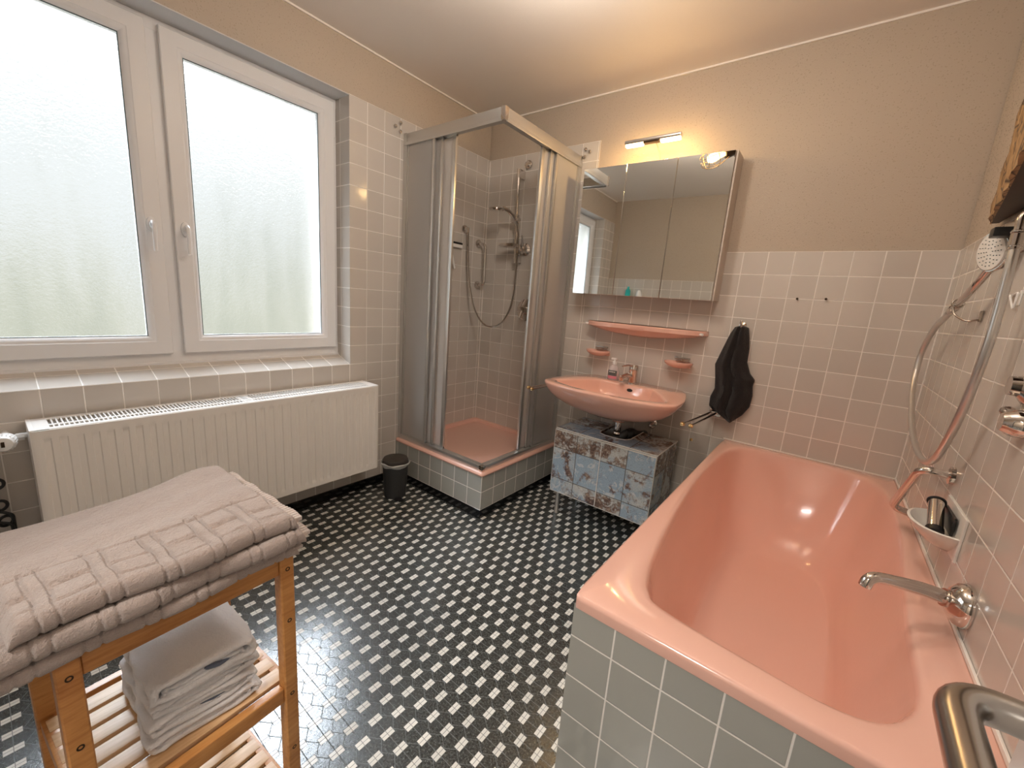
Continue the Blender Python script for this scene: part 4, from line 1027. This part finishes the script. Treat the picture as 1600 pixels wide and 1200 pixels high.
# ================================================================= BATHTUB
TL, TW, TZ = -1.665, -0.7085, 0.600
def tub():
    r = root('bathtub', (-0.354, -0.83, 0), 'salmon pink bathtub built in behind grey tiles along the right wall', 'bathtub')
    bm = new(); box(bm, TW+0.006, -0.002, TL+0.006, -0.002, 0.0, 0.575); 
    bmesh.ops.delete(bm, geom=[f for f in bm.faces if f.calc_center_median().z > 0.57], context='FACES_ONLY')
    obj('apron', bm, 'tile_tub', r, label='grey tiled apron')
    # inner rim measured round: clockwise from the back left
    inner = [(-0.580, -0.085), (-0.640, -0.170), (-0.660, -0.32), (-0.667, -0.55), (-0.664, -0.80), (-0.645, -1.10), (-0.618, -1.36), (-0.600, -1.46), (-0.578, -1.52), (-0.530, -1.558), (-0.33, -1.585), (-0.23, -1.590), (-0.165, -1.570), (-0.120, -1.520), (-0.094, -1.44), (-0.088, -1.25), (-0.072, -1.00), (-0.048, -0.68), (-0.046, -0.40), (-0.055, -0.25), (-0.085, -0.14), (-0.150, -0.080), (-0.30, -0.058), (-0.45, -0.062)]
    def closed_smooth(pts, n=4):
        L = len(pts); out = []
        P_ = [Vector((*p, 0)) for p in pts]
        for i in range(L):
            p0, p1, p2, p3 = P_[i-1], P_[i], P_[(i+1) % L], P_[(i+2) % L]
            for k in range(n):
                t = k/n; out.append(0.5*((2*p1)+(-p0+p2)*t+(2*p0-5*p1+4*p2-p3)*t*t+(-p0+3*p1-3*p2+p3)*t**3))
        return out
    I = closed_smooth(inner); n = len(I)
    c = Vector((-0.355, -0.83, 0))
    # outer rim points by direction: project each inner point radially on to the rounded rectangle
    def outer(p, ins=0.0, rad=0.02):
        x0, x1, y0, y1 = TW+ins, -0.001-ins, TL+ins, -0.001-ins
        d = p-c; tx = ((x1-c.x) if d.x > 0 else (x0-c.x))/d.x if abs(d.x) > 1e-6 else 1e9; ty = ((y1-c.y) if d.y > 0 else (y0-c.y))/d.y if abs(d.y) > 1e-6 else 1e9
        t = min(tx, ty); q = c+d*t; return q
    Oq = [outer(p) for p in I]
    # snap the nearest point of each corner exactly to it
    for cx, cy in ((TW, TL), (TW, -0.001), (-0.001, TL), (-0.001, -0.001)):
        j = min(range(n), key=lambda i: (Oq[i]-Vector((cx, cy, 0))).length); Oq[j] = Vector((cx+(0.008 if cx < -0.1 else -0.0), cy+(0.008 if cy < -0.1 else 0), 0))
    def off(q, ins):
        return Vector((min(max(q.x, TW+ins), -0.001-ins), min(max(q.y, TL+ins), -0.001-ins), 0))
    fl = closed_smooth([(-0.50, -0.40), (-0.535, -0.50), (-0.545, -0.70), (-0.54, -0.95), (-0.525, -1.20), (-0.505, -1.34), (-0.47, -1.415), (-0.42, -1.44), (-0.34, -1.45), (-0.28, -1.445), (-0.235, -1.42), (-0.20, -1.36), (-0.19, -1.27), (-0.18, -1.15), (-0.17, -0.95), (-0.165, -0.72), (-0.17, -0.55), (-0.18, -0.46), (-0.20, -0.39), (-0.235, -0.34), (-0.28, -0.315), (-0.35, -0.305), (-0.42, -0.31), (-0.465, -0.34)])
    # align floor loop with the rim loop by angle
    def ang(p, cc): return math.atan2(p.y-cc.y, p.x-cc.x)
    cf = Vector((-0.355, -0.88, 0)); fl = [min(fl, key=lambda q: abs((ang(q, cf)-ang(p, c)+PI) % (2*PI)-PI)) if False else q for p, q in zip(I, fl)]
    rings = [[(q.x, q.y, TZ-0.030) for q in [off(o, 0.0) for o in Oq]],
             [(q.x, q.y, TZ-0.010) for q in [off(o, 0.0) for o in Oq]],
             [(q.x, q.y, TZ-0.003) for q in [off(o, 0.003) for o in Oq]],
             [(q.x, q.y, TZ) for q in [off(o, 0.009) for o in Oq]]]
    rr = lambda f, z: [tuple((o.lerp(i, f)).to_tuple()[:2])+(z,) for o, i in zip([off(o, 0.009) for o in Oq], I)]
    rings += [rr(0.55, TZ+0.001), rr(0.80, TZ), rr(0.93, TZ-0.003), rr(1.0, TZ-0.010)]
    prof = [(0.018, TZ-0.022), (0.05, TZ-0.050), (0.12, TZ-0.11), (0.24, TZ-0.19), (0.40, TZ-0.275), (0.58, TZ-0.345), (0.76, TZ-0.395), (0.90, TZ-0.418), (1.0, TZ-0.426)]
    for f, z in prof: rings.append([(i.lerp(q, f).x, i.lerp(q, f).y, z) for i, q in zip(I, fl)])
    for s, z in ((0.75, TZ-0.432), (0.45, TZ-0.436), (0.12, TZ-0.438)): rings.append([(cf.x+(q.x-cf.x)*s, cf.y+(q.y-cf.y)*s, z) for q in fl])
    bm = new(); loft(bm, rings, cap0=False); obj('tub_shell', bm, 'pink', r, 60)
    bm = new(); box(bm, -0.006, -0.0005, TL, 0, TZ-0.002, TZ+0.008, 0.002); box(bm, TW, 0, -0.006, -0.0005, TZ-0.002, TZ+0.005, 0.002); obj('sealant_line', bm, 'caulk', r, label='white sealant line')
    bm = new(); lathe(bm, (-0.355, -1.30, TZ-0.434), (0, 0, 1), [(0, 0), (0.034, 0), (0.031, 0.004), (0, 0.004)]); obj('drain', bm, 'chrome', r)
tub()

def tub_fittings():
    s = root('tub_spout', (0, -1.175, 0.672), 'chrome spout reaching out from the right wall over the tub', 'spout')
    bm = new(); lathe(bm, (0, -1.178, 0.672), (-1, 0, 0), [(0, 0), (0.049, 0), (0.050, 0.006), (0.044, 0.020), (0.030, 0.032), (0.018, 0.036), (0, 0.036)], 36); obj('rosette', bm, 'chrome', s)
    bm = new(); pts = smooth_path([(-0.030, -1.180, 0.676), (-0.075, -1.205, 0.690), (-0.125, -1.245, 0.704), (-0.165, -1.275, 0.712), (-0.180, -1.287, 0.706), (-0.184, -1.290, 0.690)], 6)
    rs = [0.0165-0.004*min(1, i/18) for i in range(len(pts))]; tube(bm, pts, rs, 18); lathe(bm, (-0.030, -1.180, 0.676), (-1, -.3, .2), [(0, 0), (0.020, 0), (0.020, 0.012), (0, 0.012)]); obj('spout_tube', bm, 'chrome', s)
    g = root('grab_bar', (0, -0.70, 0.75), 'slanted chrome grab bar on the wall above the tub by the soap dish', 'grab bar', 'chrome grab bars')
    bm = new(); tube(bm, round_path([(-0.004, -0.795, 0.862), (-0.068, -0.800, 0.866), (-0.080, -0.612, 0.668), (-0.004, -0.597, 0.654)], 0.042, 8), 0.0118, 16); obj('bar', bm, 'chrome', g)
    for y, z in ((-0.795, 0.862), (-0.597, 0.654)):
        bm = new(); lathe(bm, (0, y, z), (-1, 0, 0), [(0, 0), (0.026, 0), (0.025, 0.009), (0.013, 0.013), (0, 0.013)]); obj('flange', bm, 'chrome', g)
    d = root('soap_dish', (0, -0.94, 0.73), 'white ceramic soap dish on the right wall above the tub', 'soap dish')
    bm = new(); rings = []
    yc = -0.925
    for sc, z, dep in ((0.35, 0.700, 0.030), (0.55, 0.712, 0.050), (0.80, 0.732, 0.072), (0.97, 0.752, 0.088), (1.0, 0.760, 0.090), (0.95, 0.762, 0.084), (0.86, 0.752, 0.074), (0.70, 0.735, 0.058), (0.4, 0.726, 0.03)):
        rings.append([(min(-0.002, -dep*max(0.0, math.sin(t))**0.7 if math.sin(t) > 0 else -0.002), yc-0.098*sc*math.cos(t), z) for t in [2*PI*k/36 for k in range(36)]])
    loft(bm, rings); obj('bowl', bm, 'ceramic', d, 50)
    bm = new(); box(bm, -0.006, 0, yc-0.10, yc+0.10, 0.700, 0.815, 0.004); obj('back_plate', bm, 'ceramic', d)
    t = root('shaver', (-0.03, -0.94, 0.76), 'chrome and black tube standing in the white soap dish', 'shaver')
    a, b = Vector((-0.046, -0.880, 0.752)), Vector((-0.036, -0.945, 0.795))
    a, b = Vector((-0.040, -0.965, 0.752)), Vector((-0.034, -0.880, 0.800))
    bm = new(); cyl(bm, a, b, 0.0165, seg=24); obj('chrome_tube', bm, 'chrome', t)
    bm = new(); torus(bm, b+(b-a)*0.03, (b-a), 0.017, 0.0034, 28, 10); cyl(bm, a-(b-a)*0.14, a+(b-a)*0.02, 0.0185); box(bm, -0.016, -0.010, -0.985, -0.875, 0.752, 0.800, 0.002); obj('black_rim', bm, 'black', t)
    # hand shower on its holder, hose looping to the wall outlet
    h = root('hand_shower', (-0.06, -0.75, 1.42), 'hand shower with pale round face on a hook above the tub', 'shower head')
    c = Vector((-0.045, -0.760, 1.478)); nrm_ = Vector((-0.88, -0.34, -0.10)).normalized()
    bm = new(); lathe(bm, c, nrm_, [(0, -0.022), (0.030, -0.022), (0.049, -0.012), (0.054, 0.0), (0.052, 0.005), (0, 0.005)], 40); obj('spray_head', bm, 'chrome', h)
    bm = new(); lathe(bm, c+nrm_*0.005, nrm_, [(0, 0), (0.049, 0), (0.047, 0.003), (0, 0.004)], 40); obj('spray_face', bm, 'ceramic', h, label='pale spray face')
    bm = new(); s_, u_ = frame_at(nrm_)
    for rr_, m in ((0.010, 6), (0.019, 10), (0.028, 14), (0.037, 18)):
        for k in range(m): lathe(bm, c+nrm_*0.0085+s_*rr_*math.cos(2*PI*k/m)+u_*rr_*math.sin(2*PI*k/m), nrm_, [(0, 0), (0.0013, 0), (0.0009, 0.002), (0, 0.002)], 6)
    obj('nozzles', bm, 'seal', h)
    bm = new(); tube(bm, smooth_path([c+Vector((0.004, 0.012, -0.042)), (-0.048, -0.700, 1.400), (-0.050, -0.600, 1.362), (-0.050, -0.500, 1.335)], 6), [0.010]*6+[0.0105]*7+[0.0095]*6, 16); obj('grip', bm, 'chrome', h)
    bm = new(); box(bm, -0.070, -0.028, -0.840, -0.800, 1.505, 1.528, 0.004); obj('selector', bm, 'black', h)
    k = root('shower_holder', (0, -0.59, 1.31), 'small wire hook holding the hand shower above the tub', 'holder')
    bm = new(); box(bm, -0.006, 0, -0.606, -0.586, 1.296, 1.330, 0.002); obj('plate', bm, 'steel', k)
    bm = new(); tube(bm, smooth_path([(-0.006, -0.595, 1.302), (-0.03, -0.590, 1.298), (-0.052, -0.560, 1.315), (-0.060, -0.545, 1.345)], 6), 0.003, 8); torus(bm, (-0.050, -0.545, 1.350), (0, 1, -0.3), 0.013, 0.003, 20, 8); obj('wire_arm', bm, 'steel', k)
    bm = new()
    pts = smooth_path([(-0.050, -0.500, 1.335), (-0.050, -0.400, 1.307), (-0.050, -0.285, 1.272), (-0.052, -0.165, 1.175), (-0.055, -0.215, 1.040), (-0.056, -0.400, 0.925), (-0.055, -0.560, 0.878), (-0.052, -0.705, 0.868), (-0.05, -0.830, 0.915), (-0.050, -0.935, 1.060), (-0.050, -0.985, 1.235), (-0.050, -0.975, 1.380), (-0.050, -0.955, 1.470)], 12)
    tube(bm, pts, 0.0096, 14); hz_ = obj('shower_hose', bm, 'hose', origin=(-0.05, -0.6, 0.87)); tag(hz_, 'thick chrome shower hose hanging in a loop over the tub', 'hose')
    bm = new(); lathe(bm, (-0.050, -0.500, 1.335), (0, 1, -0.27), [(0, -0.006), (0.012, -0.006), (0.0125, 0.006), (0.0105, 0.03), (0, 0.03)], 18); obj('hose_nut', bm, 'chrome', hz_); bm = new(); cyl(bm, (-0.05, -0.957, 1.455), (-0.05, -0.950, 1.500), 0.0125, 0.011)
    for z in (1.462, 1.495): torus(bm, (-0.05, -0.956, z), (0, 0.15, 1), 0.0122, 0.0016, 24, 6)
    obj('hose_nut', bm, 'chrome', hz_)
    o = root('hose_outlet', (0, -0.945, 1.53), 'chrome outlet elbow the tub shower hose hangs from', 'hose outlet')
    bm = new(); tube(bm, round_path([(-0.05, -0.950, 1.500), (-0.050, -0.944, 1.540), (-0.006, -0.944, 1.545)], 0.02), 0.009, 14); lathe(bm, (0, -0.944, 1.545), (-1, 0, 0), [(0, 0), (0.026, 0), (0.025, 0.008), (0, 0.010)]); obj('elbow', bm, 'chrome', o)
    bm = new(); tube(bm, round_path([(-0.003, -0.822, 1.362), (-0.006, -0.880, 1.366), (-0.008, -0.885, 1.325), (-0.006, -0.822, 1.362)], 0.006), 0.0022, 8); box(bm, -0.002, 0, -0.893, -0.872, 1.335, 1.372, 0.0008)
    tag(obj('adhesive_hook', bm, 'white_plastic', origin=(0, -0.87, 1.35)), 'small white adhesive hook on the right wall beside the hose', 'hook')
    v = root('tub_mixer', (0, -1.13, 1.13), 'chrome tub mixer cut off by the right photo edge', 'mixer tap')
    bm = new(); lathe(bm, (0, -1.115, 1.158), (-1, 0, 0), [(0, 0), (0.036, 0), (0.036, 0.006), (0.022, 0.016), (0.020, 0.030), (0, 0.030)], 30); obj('rosette', bm, 'chrome', v)
    bm = new(); lathe(bm, (0, -1.155, 1.085), (-1, 0, 0), [(0, 0), (0.030, 0), (0.028, 0.020), (0.018, 0.035), (0, 0.036)], 24); cyl(bm, (-0.022, -1.145, 1.098), (-0.012, -1.085, 1.099), 0.007); lathe(bm, (-0.012, -1.090, 1.099), (0, 1, 0), [(0, 0), (0.012, 0), (0.012, 0.010), (0, 0.010)]); obj('valve', bm, 'chrome', v)
    p = root('wall_decoration', (0, -0.85, 1.6), 'thick wedge of barked wood mounted high on the right wall', 'wall decoration')
    bm = new(); prism(bm, [(-0.001, -0.475), (-0.018, -0.470), (-0.060, -0.78), (-0.118, -1.20), (-0.12, -1.30), (-0.001, -1.30)], 'z', 1.600, 2.20); obj('wood_core', bm, 'bark_dark', p)
    bm = new(); rings = []
    for k in range(31):
        z = 1.598+0.60*k/30; ring = []
        out = smooth_path([(-0.018, -0.470, z), (-0.036, -0.60, z), (-0.060, -0.78, z), (-0.088, -0.98, z), (-0.118, -1.20, z), (-0.122, -1.302, z)], 5)
        o1 = [(q.x-0.006-0.0035*math.sin(q.y*40+z*31)-0.002*math.sin(z*77+q.y*13), q.y+(0.004*math.sin(z*23) if i_ == 0 else 0), z) for i_, q in enumerate(out)]
        ring = o1+[(q.x+0.001, q.y-0.001, z) for q in out[::-1]]
        rings.append(ring)
    loft(bm, rings); obj('bark_face', bm, 'bark', p, 60)
tub_fittings()

# ================================================================= BAMBOO RACK AND TOWELS
RX0, RX1, RY0, RY1, RH = -1.498, -1.155, -2.434, -2.086, 0.697
RROT = math.radians(5)   # the rack stands slightly turned
def turned(o): o.rotation_euler.z = RROT; return o
def rack():
    r = root('shelf_rack', (RX1, RY1, 0), 'bamboo three tier slatted shelf rack carrying the folded towels', 'rack')
    pw = 0.029
    for x in (RX0, RX1-pw):
        for y in (RY0, RY1-pw):
            bm = new(); box(bm, x, x+pw, y, y+pw, 0, RH, 0.006, 3); p = obj('post', bm, 'wood', r)
            xs = x+pw if x > -1.3 else x; nx = 1 if x > -1.3 else -1
            for z in (RH-0.030, RH-0.155, 0.352, 0.200, 0.035):
                bm = new(); lathe(bm, (xs-nx*0.001, y+pw/2, z), (nx, 0, 0), [(0, 0), (0.0048, 0), (0.0048, 0.0016), (0.0028, 0.0016), (0.0024, 0.0006), (0, 0.0006)], 14)
                obj('screw', bm, 'bronze', p)
    for z1 in (RH-0.003, 0.372, 0.058):
        th = 0.038
        bm = new(); box(bm, RX1-0.026, RX1-0.006, RY0+pw, RY1-pw, z1-th, z1, 0.004, 3); obj('rail', bm, 'wood', r)
        bm = new(); box(bm, RX0+0.006, RX0+0.026, RY0+pw, RY1-pw, z1-th, z1, 0.004, 3); obj('rail', bm, 'wood', r)
        for y in (RY0+0.004, RY1-0.024):
            bm = new(); box(bm, RX0+pw, RX1-pw, y, y+0.020, z1-th+0.004, z1-0.004, 0.003); obj('cross_bar', bm, 'wood', r)
        m = 6; w0 = RX0+pw+0.003; w1 = RX1-pw-0.003; st = (w1-w0)/m
        for k in range(m):
            bm = new(); box(bm, w0+k*st+0.005, w0+(k+1)*st-0.005, RY0+0.010, RY1-0.010, z1-0.014, z1-0.003, 0.002); obj('slat', bm, 'slat', r)
    turned(r)
rack()

def big_towel(y0, y1, z0, th, xf, xb, wave, phase, label, rnd, zfn):
    """folded bath towel: thick slab with a rounded front fold and stitched window-pane pattern"""
    bm = new(); ny = 330; rings = []; rng = random.Random(rnd)
    pairs = [y for k in range(-9, 9) for y in (-2.430+phase+k*0.0685, -2.411+phase+k*0.0685)]
    rows = [-0.022, -0.062, -0.070, -0.122]
    perim = []
    m_top = 150; m_f = 18; m_b = 24
    for j in range(ny+1):
        y = y0+(y1-y0)*j/ny
        e = min((y-y0), (y1-y))/0.016; ends = math.sin(min(1, max(0, e))*PI/2)**0.5 if e < 1 else 1.0
        ends = max(ends, 0.25)
        ring = []
        xo = 0.004*math.sin(y*31+rnd)+0.003*math.sin(y*13+rnd*2)
        X1, X0 = xf+xo, xb+0.006*math.sin(y*17+rnd)
        zb_ = z0+wave(y)
        def T(x): return zfn((x-X0)/(X1-X0), y)
        h = th*ends; rad = h/2
        # top, back to front
        for i in range(m_top):
            f = i/(m_top-1); x = X0+rad*0.6+(X1-rad-X0-rad*0.6)*f
            g = 0.0
            inpan = False
            for yy in pairs:
                d = abs(y-yy-0.0015*math.sin(x*60+yy*50))
                if d < 0.0034 and x > X1-0.131: g = max(g, (1-d/0.0034)**0.7)
            for rw in rows:
                d = abs(x-(X1+rw)-0.0015*math.sin(y*48+rw*90))
                inb = any(pairs[q] <= y <= pairs[q+1] for q in range(0, len(pairs), 2))
                if d < 0.0032 and not (inb and rw > -0.10): g = max(g, (1-d/0.0032)**0.7*0.9)
            fl_ = 0.0016*math.sin(x*95+y*22+rnd)+0.0014*math.sin(x*40-y*37)
            ring.append((x, y, zb_+h-rad*(1-ends)*0.3-0.0046*g+fl_*min(1, 3*f+.2)+T(x)))
        # front rounded fold
        for i in range(1, m_f):
            a = PI/2-PI*i/m_f; g = 0
            for yy in pairs:
                d = abs(y-yy)
                if d < 0.0034: g = max(g, (1-d/0.0034)**0.7)
            R_ = rad-0.0030*g
            zc = zb_+h/2
            ring.append((X1-rad+R_*math.copysign(abs(math.cos(a))**0.65, math.cos(a)), y, zc+R_*math.copysign(abs(math.sin(a))**0.8, math.sin(a))+T(X1)*(0.5+0.5*math.sin(a))))
        for i in range(m_b):
            f = i/(m_b-1); x = X1-rad-(X1-rad-X0-rad*0.6)*f
            ring.append((x, y, zb_))
        for i in range(1, 8):
            a = -PI/2-PI*i/8; ring.append((X0+rad*0.6+rad*0.6*math.cos(a), y, zb_+h/2+h/2*math.sin(a)+T(X0)*(0.5+0.5*math.sin(a))))
        rings.append(ring)
    loft(bm, rings)
    r = root('bath_towel', (RX1, RY1, z0), label, 'towel', 'taupe bath towels on top of the rack')
    obj('folded_cloth', bm, 'towel', r, 75)
    bm = new()   # woven hem with short ribs at the far end
    nrib = 34; a0, a1 = xb+0.012, xf-0.006
    for k in range(nrib):
        xa = a0+(a1-a0)*k/nrib; zz = z0+wave(y1)+th*0.30+zfn(k/nrib, y1)*0.6
        box(bm, xa+0.0012, xa+(a1-a0)/nrib-0.0006, y1-0.006, y1+0.015+0.002*math.sin(k*0.7), zz, zz+th*0.28, 0.0012, 1)
    box(bm, a0, a1, y1-0.008, y1+0.006, z0+wave(y1)+th*0.34, z0+wave(y1)+th*0.5)
    obj('hem', bm, 'hem', r, label='pale ribbed hem')
    return turned(r)
def hump(c, s, y): return math.exp(-((y-c)/s)**2)
TZ0 = RH-0.003
z_under = 0.0
big_towel(-2.62, -2.080, TZ0, 0.026, -1.146, -1.485, lambda y: 0.0, 0.030, 'lowest and thinnest of the three folded taupe bath towels', 3, lambda f, y: 0.0)
big_towel(-2.60, -2.068, TZ0+0.0265, 0.036, -1.138, -1.485, lambda y: 0.0, -0.020, 'middle folded taupe bath towel of the pile on the rack', 5, lambda f, y: 0.0)
big_towel(-2.468, -2.082, TZ0+0.063, 0.036, -1.143, -1.470, lambda y: 0.0, -0.009, 'topmost taupe bath towel of the pile with window pane pattern', 9,
          lambda f, y: 0.006*hump(-2.16, 0.09, y)*(1-f)**0.6+0.014*hump(-2.13, 0.07, y)*max(0, 1-1.4*f)-0.008*max(0, 1-2.2*f)*hump(-2.42, 0.10, y))

SZ = 0.3705
def white_towel(z0, ht, yl, yr, xf, xb, label, rnd, stitched, t=0.0115):
    """folded terry towel: flattened nested loops whose folded end faces +x"""
    r = root('hand_towel', ((xf+xb)/2, (yl+yr)/2, z0), label, 'towel', 'white folded towels on the middle shelf')
    def loop(a0, a1, b0, b1, m=64, skew=0.0):
        out = []; hw, hh = (a1-a0)/2, (b1-b0)/2
        for k in range(m):
            q = 2*PI*k/m; c, s_ = math.cos(q), math.sin(q)
            out.append(((a0+a1)/2+hw*math.copysign(abs(c)**0.62, c), (b0+b1)/2+hh*math.copysign(abs(s_)**0.62, s_)+skew*c*hh))
        return out
    layers = [('outer_fold', (yl, yr, z0, z0+ht), t, 0.0), ('inner_fold', (yl+t+0.006, yr-t-0.010, z0+t*0.92, z0+ht-t-0.0035*(1+ (ht > 0.04))), t*0.62, 0.10)]
    for nm, (a0, a1, b0, b1), tk, skew in layers:
        bm = new(); nx = 30; m = 64
        o = loop(a0, a1, b0, b1, m, skew); i_ = loop(a0+tk, a1-tk, b0+tk, b1-tk, m, skew)
        def P3(p, x, k, amp=1.0):
            return (x, p[0]+0.0030*amp*math.sin(x*42+k*0.35+rnd)+0.0012*math.sin(x*120+k), p[1]+(0.0020*amp*math.sin(x*38+k*0.28+rnd*2)+0.0008*math.sin(x*90+k*1.7))*(0.2 if p[1] < z0+0.006 else 1))
        outer_r, inner_r = [], []
        x1 = xf if nm == 'outer_fold' else xf-0.005
        for j in range(nx+1):
            f = j/nx; x = xb+(x1-xb)*f
            outer_r.append([P3(p, x+0.0025*math.sin(k*0.5+rnd)*(f > 0.97), k) for k, p in enumerate(o)])
            inner_r.append([P3(p, x, k) for k, p in enumerate(i_)])
        def mid(a, b, f, dx): return [(p[0]+dx, p[1]+(q[1]-p[1])*f, p[2]+(q[2]-p[2])*f) for p, q in zip(a, b)]
        seq = [mid(outer_r[0], inner_r[0], 0.25, -0.002)]+outer_r+[mid(outer_r[-1], inner_r[-1], 0.25, 0.003), mid(outer_r[-1], inner_r[-1], 0.6, 0.0035)]+inner_r[::-1]
        R = [[bm.verts.new(p) for p in q] for q in seq]
        for a, b in zip(R, R[1:]+R[:1]): ring_faces(bm, a, b)
        obj(nm, bm, 'towel_white', r, 75)
    if stitched:
        bm = new(); zz = z0+ht-t*1.75-0.004; ya = yl+(yr-yl)*0.42
        pl = [(xf-0.006-0.001*math.sin(k), ya+k*0.0072, zz+0.0018*math.sin(k*0.8)) for k in range(10)]
        tube(bm, pl, [0.0015+0.0046*math.sin(k/9*PI) for k in range(10)], 8, flat=0.9); obj('stitching', bm, 'embroidery', r, label='blue grey embroidery inside the fold')
    return r
white_towel(SZ, 0.030, -2.338, -2.150, -1.196, -1.432, 'lowest of the four folded white towels, lying on the slats', 1, False, 0.010)
white_towel(SZ+0.0305, 0.034, -2.335, -2.156, -1.200, -1.432, 'second from bottom of the folded white towels, blue stitching showing', 2, True, 0.0100)
white_towel(SZ+0.065, 0.033, -2.330, -2.146, -1.204, -1.430, 'third from bottom of the folded white towels, loop half closed', 3, False)
white_towel(SZ+0.0985, 0.048, -2.330, -2.150, -1.196, -1.430, 'topmost of the four folded white towels, blue stitching in its fold', 4, True, 0.0125)

# ---------------------------------------------------------------- near wall ledge seen in the mirror
s = root('wall_shelf', (-2.12, YN, 1.37), 'narrow white ledge on the near wall seen only in the mirror', 'shelf')
bm = new(); box(bm, -2.40, -1.90, YN, YN+0.10, 1.355, 1.370, 0.003); obj('board', bm, 'white_plastic', s)
bm = new(); box(bm, -2.34, -2.33, YN, YN+0.08, 1.31, 1.355); box(bm, -1.97, -1.96, YN, YN+0.08, 1.31, 1.355); obj('brackets', bm, 'chrome', s)
bm = new(); lathe(bm, (-2.26, YN+0.05, 1.370), (0, 0, 1), [(0, 0), (0.030, 0), (0.032, 0.01), (0.030, 0.075), (0.014, 0.095), (0.012, 0.12), (0, 0.12)], 24)
tag(obj('bottle', bm, 'teal', origin=(-2.26, YN+0.05, 1.37)), 'small teal bottle reflected at the foot of the mirror', 'bottle')
bm = new(); lathe(bm, (-2.12, YN+0.05, 1.370), (0, 0, 1), [(0, 0), (0.034, 0), (0.038, 0.02), (0.030, 0.06), (0.020, 0.08), (0, 0.085)], 24)
tag(obj('bottle', bm, 'white_plastic', origin=(-2.12, YN+0.05, 1.37)), 'small white bottle right of the teal one in the mirror', 'bottle')

# ---------------------------------------------------------------- unseen fill lamp added in the hallway to brighten the room from behind
def hall_fill_lamp():
    r = root('hallway_fill_lamp', (-0.75, -3.55, H), 'round white fill lamp added unseen in the hallway behind the camera', 'ceiling lamp')
    bm = new(); lathe(bm, (-0.75, -3.55, H), (0, 0, -1), [(0, 0), (0.17, 0), (0.17, 0.02), (0, 0.02)], 40); obj('base', bm, 'white_plastic', r)
    bm = new(); lathe(bm, (-0.75, -3.55, H-0.02), (0, 0, -1), [(0, 0), (0.165, 0), (0.155, 0.03), (0.10, 0.055), (0, 0.065)], 40); obj('fill_lamp_shade', bm, 'hall_fill_glow', r)
hall_fill_lamp()
